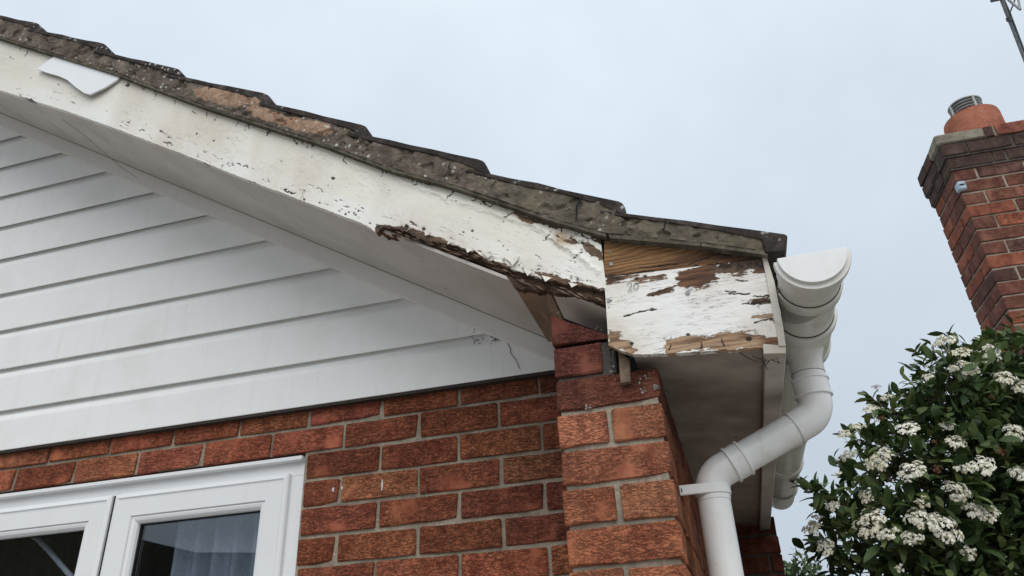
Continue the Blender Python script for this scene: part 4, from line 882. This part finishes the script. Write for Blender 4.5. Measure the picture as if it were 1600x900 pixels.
m = M('white blossom', .8, .2); oi = m.node('ShaderNodeObjectInfo'); gm = m.node('ShaderNodeNewGeometry')
m.col(m.mix(m.ss(gm.outputs['Random Per Island'], .75, .98), m.mix(oi.outputs['Random'], (.84, .82, .72), (.74, .70, .56)), (.50, .45, .25))); BLOSSOM = m.m
m = M('pink bud', .7, .2); gm = m.node('ShaderNodeNewGeometry'); m.col(m.ramp(gm.outputs['Random Per Island'], (0, (.20, .05, .035)), (.5, (.30, .12, .07)), (1, (.34, .27, .14)))); BUD = m.m
def leaf_pts(L, w, fold, curl):
    ts = (0, .25, .55, .82, 1.0); ws = (0.04, .75, 1.0, .6, 0.0); out = []; fc = []
    for t, q in zip(ts, ws):
        x = t * L; zc_ = -curl * L * t * t
        out += [(x, -q * w / 2, zc_ + fold * q * w / 2), (x, 0, zc_), (x, q * w / 2, zc_ + fold * q * w / 2)]
    for i in range(4):
        a = i * 3; fc += [(a, a + 3, a + 4, a + 1), (a + 1, a + 4, a + 5, a + 2)]
    return np.array(out), fc
clumps = [(1350, 855, 2.75, .14), (1312, 795, 2.74, .06), (1302, 855, 2.72, .075), (1378, 745, 2.75, .13), (1415, 680, 2.8, .11), (1400, 645, 2.8, .05), (1362, 700, 2.76, .05), (1430, 760, 2.75, .24), (1410, 850, 2.7, .24), (1495, 640, 2.88, .22), (1490, 592, 2.9, .10), (1478, 560, 2.92, .05), (1535, 592, 2.95, .12), (1575, 572, 3.0, .13), (1590, 650, 2.95, .26), (1530, 740, 2.8, .30), (1500, 850, 2.75, .32), (1620, 760, 2.85, .36), (1600, 880, 2.8, .36), (1452, 625, 2.86, .08), (1640, 600, 3.0, .25), (1700, 700, 2.9, .4), (1275, 770, 2.72, .02)]
C3 = [(np.array(atD(x, y, D)), r) for x, y, D, r in clumps]
base = np.array([float(np.mean([c[0] for c, _ in C3])), float(np.mean([c[1] for c, _ in C3])), 0.0])
for k in range(16):       # lower skirt of the shrub below the frame
    q = rng.uniform(0, 2 * math.pi); C3.append((base + np.array([math.cos(q) * .42, math.sin(q) * .35, rng.uniform(.45, 1.35)]), .30))
shrub = empty('viburnum_shrub', tuple(base), label='bushy evergreen shrub covered in flat white flower heads at lower right', category='shrub')
for k in range(7):
    c, r = C3[[0, 7, 9, 13, 15, 17, 16][k]]; b0 = base + np.array([rng.uniform(-.1, .1), rng.uniform(-.1, .1), 0]); mid = b0 * .5 + c * .5 + np.array([rng.uniform(-.08, .08), rng.uniform(-.08, .08), -.1])
    tubeo('stem', [b0, mid, c], [.022, .015, .006], BARK, shrub, 8)
bm = bmesh.new()
for c, r in C3[:23]:
    for k in range(int(5 + r * 30)):
        v = rng.normal(size=3); v /= np.linalg.norm(v); v[2] = abs(v[2]) * .7; tube(bm, [c - v * r * .3, c + v * r * .5 + rng.normal(size=3) * .01, c + v * r * .98], [.0035, .0025, .0012], 4, False)
link('twigs', mesh(bm), BARK, shrub, kind='stuff')
cpos = CP
def outside(P, skip):
    d = np.ones(len(P), bool)
    for i, (c, r) in enumerate(C3):
        if i != skip: d &= np.linalg.norm(P - c, axis=1) > r * .80
    return d
LP = []; LN = []
for i, (c, r) in enumerate(C3):
    n = int(r * r * 9500) + 16; v = rng.normal(size=(n, 3)); v /= np.linalg.norm(v, axis=1)[:, None]
    rad = r * (1.0 - np.minimum(np.abs(rng.normal(size=n)) * .26, .85)) * (1 + .16 * np.sin(v[:, 0] * 7 + i) * np.sin(v[:, 2] * 6 + i * 2))
    P_ = c + v * rad[:, None]; ok = outside(P_, i); LP.append(P_[ok]); LN.append(v[ok])
    if r > .2 and i != 7:      # leaves deeper in the big clumps
        n = int(r * r * 7000); v = rng.normal(size=(n, 3)); v /= np.linalg.norm(v, axis=1)[:, None]; LP.append(c + v * (r * rng.uniform(.25, .8, n))[:, None]); LN.append(v)
sprig = bmesh.new()
for i, (c, r) in enumerate(C3[:23]):          # loose sprigs standing out of the crown
    for k in range(int(3 + r * 24)):
        v = rng.normal(size=3); v[2] = abs(v[2]) * .8 + .1; v /= np.linalg.norm(v); L_ = rng.uniform(.04, .09); a = c + v * r * .9; bend_ = rng.normal(size=3) * .25; tip = a + (v + bend_ * .5) / np.linalg.norm(v + bend_ * .5) * L_
        tube(sprig, [c + v * r * .5, a, tip], [.0026, .002, .001], 4, False); n = rng.integers(4, 8); f = np.linspace(.15, 1, n)
        LP.append(a + (tip - a) * f[:, None]); w_ = rng.normal(size=(n, 3)) * .9 + v * .8; LN.append(w_ / np.linalg.norm(w_, axis=1)[:, None])
link('twigs', mesh(sprig), BARK, shrub, kind='stuff')
LP = np.concatenate(LP); LN = np.concatenate(LN)
Qp = pix(LP); dep = -((LP - CP) @ RM)[:, 2]
tocam = (CP - LP); tocam /= np.linalg.norm(tocam, axis=1)[:, None]; facing = (LN * tocam).sum(1)
inview = (Qp[:, 0] > 1240) & (Qp[:, 0] < 1600) & (Qp[:, 1] > 500) & (Qp[:, 1] < 900)
score = np.where(inview, facing - dep * .6, -99); order = np.argsort(-score); pick = set(order[:285].tolist())
def leaf_frame(nv_, tilt):
    x = nv_ * .75 + rng.normal(size=3) * .55 + np.array([0, 0, .05]); x /= np.linalg.norm(x); u = np.array([0, 0, 1.]) + nv_ * .5 + rng.normal(size=3) * .45; u = u - x * (u @ x); u /= np.linalg.norm(u); return np.stack([x, np.cross(u, x), u], 1)
leaf_me = []
for k in range(5):
    pp, fc = leaf_pts(.056 + .006 * k, .024 + .002 * (k % 3), .25 + .1 * (k % 2), .08 + .05 * k); me = bpy.data.meshes.new('leaf'); me.from_pydata(pp.tolist(), [], fc)
    for p_ in me.polygons: p_.use_smooth = True
    me.materials.append(LEAF); leaf_me.append(me)
VV = []; FF = []; nb = 0
for i in range(len(LP)):
    F = leaf_frame(LN[i], 0); s_ = rng.uniform(.6, 1.35)
    if i in pick:
        o = link('leaf', leaf_me[i % 5], LEAF, shrub); o.matrix_parent_inverse = wm(shrub).inverted(); Mx = Matrix([[*(F[r_i] * s_), LP[i][r_i]] for r_i in range(3)] + [[0, 0, 0, 1]])
        o.location = Mx.to_translation(); o.rotation_euler = Mx.to_euler(); o.scale = (s_, s_, s_)
    else:
        pp, fc = leaf_pts(.058 * s_, .026 * s_, .3, rng.uniform(0, .3)); VV.append(pp @ F.T + LP[i]); FF += [tuple(q + nb for q in f_) for f_ in fc]; nb += len(pp)
me = bpy.data.meshes.new('foliage'); me.from_pydata(np.concatenate(VV).tolist(), [], FF)
for p_ in me.polygons: p_.use_smooth = True
link('foliage', me, LEAF, shrub, kind='stuff')
# flower heads: flat domes of little five-petalled florets
def head_mesh(R, n, bud, seed):
    r2 = np.random.default_rng(seed); V = []; Fc = []; umb = [(0, 0, .2 * R, R * .42)] + [(R * r2.uniform(.55, .85) * math.cos(q + r2.uniform(-.3, .3)), R * r2.uniform(.55, .85) * math.sin(q + r2.uniform(-.3, .3)), r2.uniform(-.12, .12) * R, R * r2.uniform(.26, .42)) for q in np.linspace(0, 6.283, 7 if R > .03 else 5)[:-1]]
    for k in range(n):
        q7 = k % len(umb); sub = r2.uniform(0, 2 * math.pi); rr_ = umb[q7][3] * math.sqrt(r2.uniform(0, 1)); c = np.array([umb[q7][0] + rr_ * math.cos(sub), umb[q7][1] + rr_ * math.sin(sub), umb[q7][2] + .5 * umb[q7][3] * (1 - (rr_ / umb[q7][3]) ** 2) + r2.uniform(-.003, .003)])
        nn = np.array([c[0], c[1], R * .8]) + r2.normal(size=3) * .012; nn /= np.linalg.norm(nn); t1 = np.cross(nn, [1, .3, 0]); t1 /= np.linalg.norm(t1); t2_ = np.cross(nn, t1); s_ = r2.uniform(.0046, .0066) * (.6 if bud else 1); a0 = r2.uniform(0, 6.28); b_ = len(V); V.append(c + nn * .001)
        for q in range(10):
            w_ = s_ * (1 if q % 2 == 0 else .55); V.append(c + (t1 * math.cos(a0 + q * .6283) + t2_ * math.sin(a0 + q * .6283)) * w_ + nn * (.0012 if q % 2 == 0 else 0))
        for q in range(10): Fc.append((b_, b_ + 1 + q, b_ + 1 + (q + 1) % 10))
    for k in range(9):      # little stalks underneath
        q = k * .7; tip = np.array([R * .6 * math.cos(q), R * .6 * math.sin(q), .1 * R]); b_ = len(V); w_ = np.array([.0012 * math.sin(q), -.0012 * math.cos(q), 0]); V += [np.array([0, 0, -R * .8]), np.array([0, 0, -R * .8]) + w_, tip + w_, tip]; Fc.append((b_, b_ + 1, b_ + 2, b_ + 3))
    me = bpy.data.meshes.new('flower_head'); me.from_pydata([tuple(v) for v in V], [], Fc); me.materials.append(BUD if bud else BLOSSOM); return me
heads = [head_mesh(.047, 190, False, 1), head_mesh(.038, 140, False, 2), head_mesh(.052, 230, False, 3), head_mesh(.030, 85, False, 4)]; buds = [head_mesh(.030, 60, True, 5), head_mesh(.022, 40, True, 6)]
spots = [(1475, 535, 1.2, 0), (1500, 552, 1.1, 0), (1545, 550, 1., 0), (1450, 590, .9, 0), (1505, 575, 1.2, 0), (1520, 580, .9, 0), (1370, 605, .7, 1), (1385, 622, .9, 0), (1360, 640, .7, 0), (1412, 622, .6, 1), (1420, 668, 1.1, 0), (1340, 668, .9, 0), (1318, 678, .8, 0), (1480, 665, 1., 0), (1495, 690, 1.2, 0), (1505, 732, .9, 0), (1535, 727, 1., 0), (1375, 720, 1.1, 0), (1425, 735, .8, 0), (1465, 733, .8, 1), (1495, 768, .9, 0), (1355, 775, 1., 0), (1360, 815, 1.3, 0), (1385, 835, 1.2, 0), (1440, 812, 1., 0), (1425, 842, 1.2, 0), (1475, 825, 1., 0), (1515, 865, 1.2, 0), (1270, 825, .9, 0), (1278, 808, .8, 0), (1300, 790, .7, 0), (1310, 740, .6, 0), (1520, 795, 1., 0), (1545, 805, .8, 0), (1585, 675, 1.1, 0), (1565, 705, .8, 1), (1590, 740, .9, 0), (1560, 565, .8, 1), (1580, 545, 1., 1), (1440, 785, .7, 0), (1290, 855, .8, 0), (1595, 605, .9, 0), (1570, 590, .8, 0), (1550, 620, .7, 1), (1375, 655, .7, 1), (1460, 690, .6, 1), (1325, 712, .6, 0), (1405, 888, .6, 0)]
for k, (x, y, s_, bud) in enumerate(spots):
    s_ *= .86
    d = ray(x, y); d = d / np.linalg.norm(d); best = None
    for c, r in C3[:22]:
        oc = CP - c; b_ = oc @ d; disc = b_ * b_ - (oc @ oc - (r * 1.02) ** 2)
        if disc > 0:
            t = -b_ - math.sqrt(disc)
            if t > .5 and (best is None or t < best[0]): best = (t, c, r)
    if best is None: p = np.array(atD(x, y, 2.74)); nn = np.array([-.2, -.3, 1])
    else: p = CP + d * (best[0] - .015); nn = (p - best[1]) / best[2]
    nn = nn * .5 + np.array([0, 0, .62]) - d * .42 + rng.normal(size=3) * .10; o = link('flower_head', (buds if bud else heads)[k % (2 if bud else 4)], None, shrub)
    o.matrix_parent_inverse = wm(shrub).inverted(); o.location = p; o.rotation_euler = (Vector(nn).to_track_quat('Z', 'Y') @ Matrix.Rotation(rng.uniform(0, 6), 3, 'Z').to_quaternion()).to_euler(); s_ *= rng.uniform(.75, 1.25); o.scale = (s_ * rng.uniform(.8, 1.25), s_, s_ * rng.uniform(.7, 1.6))

# ------------------------------------------------------------------ far garden tree and roof
ft = np.array(atD(1240, 890, 9.0)); tree = empty('garden_tree', (ft[0], ft[1], 0), label='small pale green tree far behind, low beside the brick return wall', category='tree')
tubeo('trunk', [(ft[0], ft[1], 0), (ft[0] + .03, ft[1], ft[2] * .6), (ft[0], ft[1], ft[2])], [.07, .05, .015], BARK, tree, 8)
VV = []; FF = []; nb = 0
for k in range(2600):
    v = rng.normal(size=3); v /= np.linalg.norm(v); r = rng.uniform(.25, 1) ** .5; c = ft + np.array([.02, 0, -.42]) + v * r * np.array([.42, .4, .58]) * (1 + .2 * math.sin(v[0] * 9) * math.sin(v[2] * 8))
    F = leaf_frame(v, 0); pp, fc = leaf_pts(.07, .04, .2, .1); VV.append(pp @ F.T + c); FF += [tuple(q + nb for q in f_) for f_ in fc]; nb += len(pp)
me = bpy.data.meshes.new('crown'); me.from_pydata(np.concatenate(VV).tolist(), [], FF); link('crown', me, leaf_mat('fresh green leaf', (.05, .085, .035), (.085, .13, .055), (.13, .18, .08)), tree, kind='stuff')
rf = np.array(atD(1320, 889, 24)); fh = empty('far_house', (rf[0], rf[1] + 3, 0), label='distant low grey roof just showing under the shrub', category='house')
boxo('wall', (rf[0] - 1.0, rf[1] + .6, 0), (rf[0] + 8, rf[1] + 6, rf[2] - 1.2), flat('far render', (.45, .42, .38)), fh, 0)
prismo('roof', [Vector((rf[0] - .9, rf[1], rf[2] - 1.3)), Vector((rf[0] - .9, rf[1] + 3.2, rf[2] + .05)), Vector((rf[0] - .9, rf[1] + 6.4, rf[2] - 1.3))], (9, 0, 0), flat('far slate', (.17, .165, .17)), fh)

# ------------------------------------------------------------------ house opposite (seen mirrored in the panes)
op = empty('house_opposite', (-8, -9, 0), label='gabled brick house opposite, seen mirrored in the window panes', category='house')
def vo(x, y, D=7.0): p = onY(x, y, D); return p.x, p.z          # mirror image stands as far behind the pane as the house in front
xa, za = vo(196, 812); xb, zb_o = vo(200, 836); xc, zc_o = vo(300, 862); xd, zd_o = vo(430, 882)
prismo('wall', [Vector((-14, -7, 0)), Vector((xa, -7, 0)), Vector((xa - 4.6, -11.6, 0)), Vector((-14, -11.6, 0))], (0, 0, za + .9), flat('opposite brick', (.10, .085, .055)), op)
prismo('roof', [Vector((-14.3, -6.8, za + .88)), Vector((xa + .05, -6.8, za + .88)), Vector((xa - 2.6, -6.8, za + 2.6)), Vector((-14.3, -6.8, za + 2.6))], (0, -.6, 0), flat('opposite tiles', (.075, .065, .05)), op)
boxo('wall', (xa + .01, -12, 0), (xd + 1.5, -7.3, zd_o - .5), flat('opposite render', (.20, .19, .17)), op, 0)
prismo('roof', [Vector((xa + .02, -7.0, zd_o - .55)), Vector((xd + 1.8, -7.0, zd_o - .55)), Vector((xd + 1.8, -7.0, zd_o)), Vector((xc, -7.0, zc_o)), Vector((xa + .02, -7.0, zb_o))], (0, -5, 0), flat('opposite tiles', (.075, .065, .05)), op)
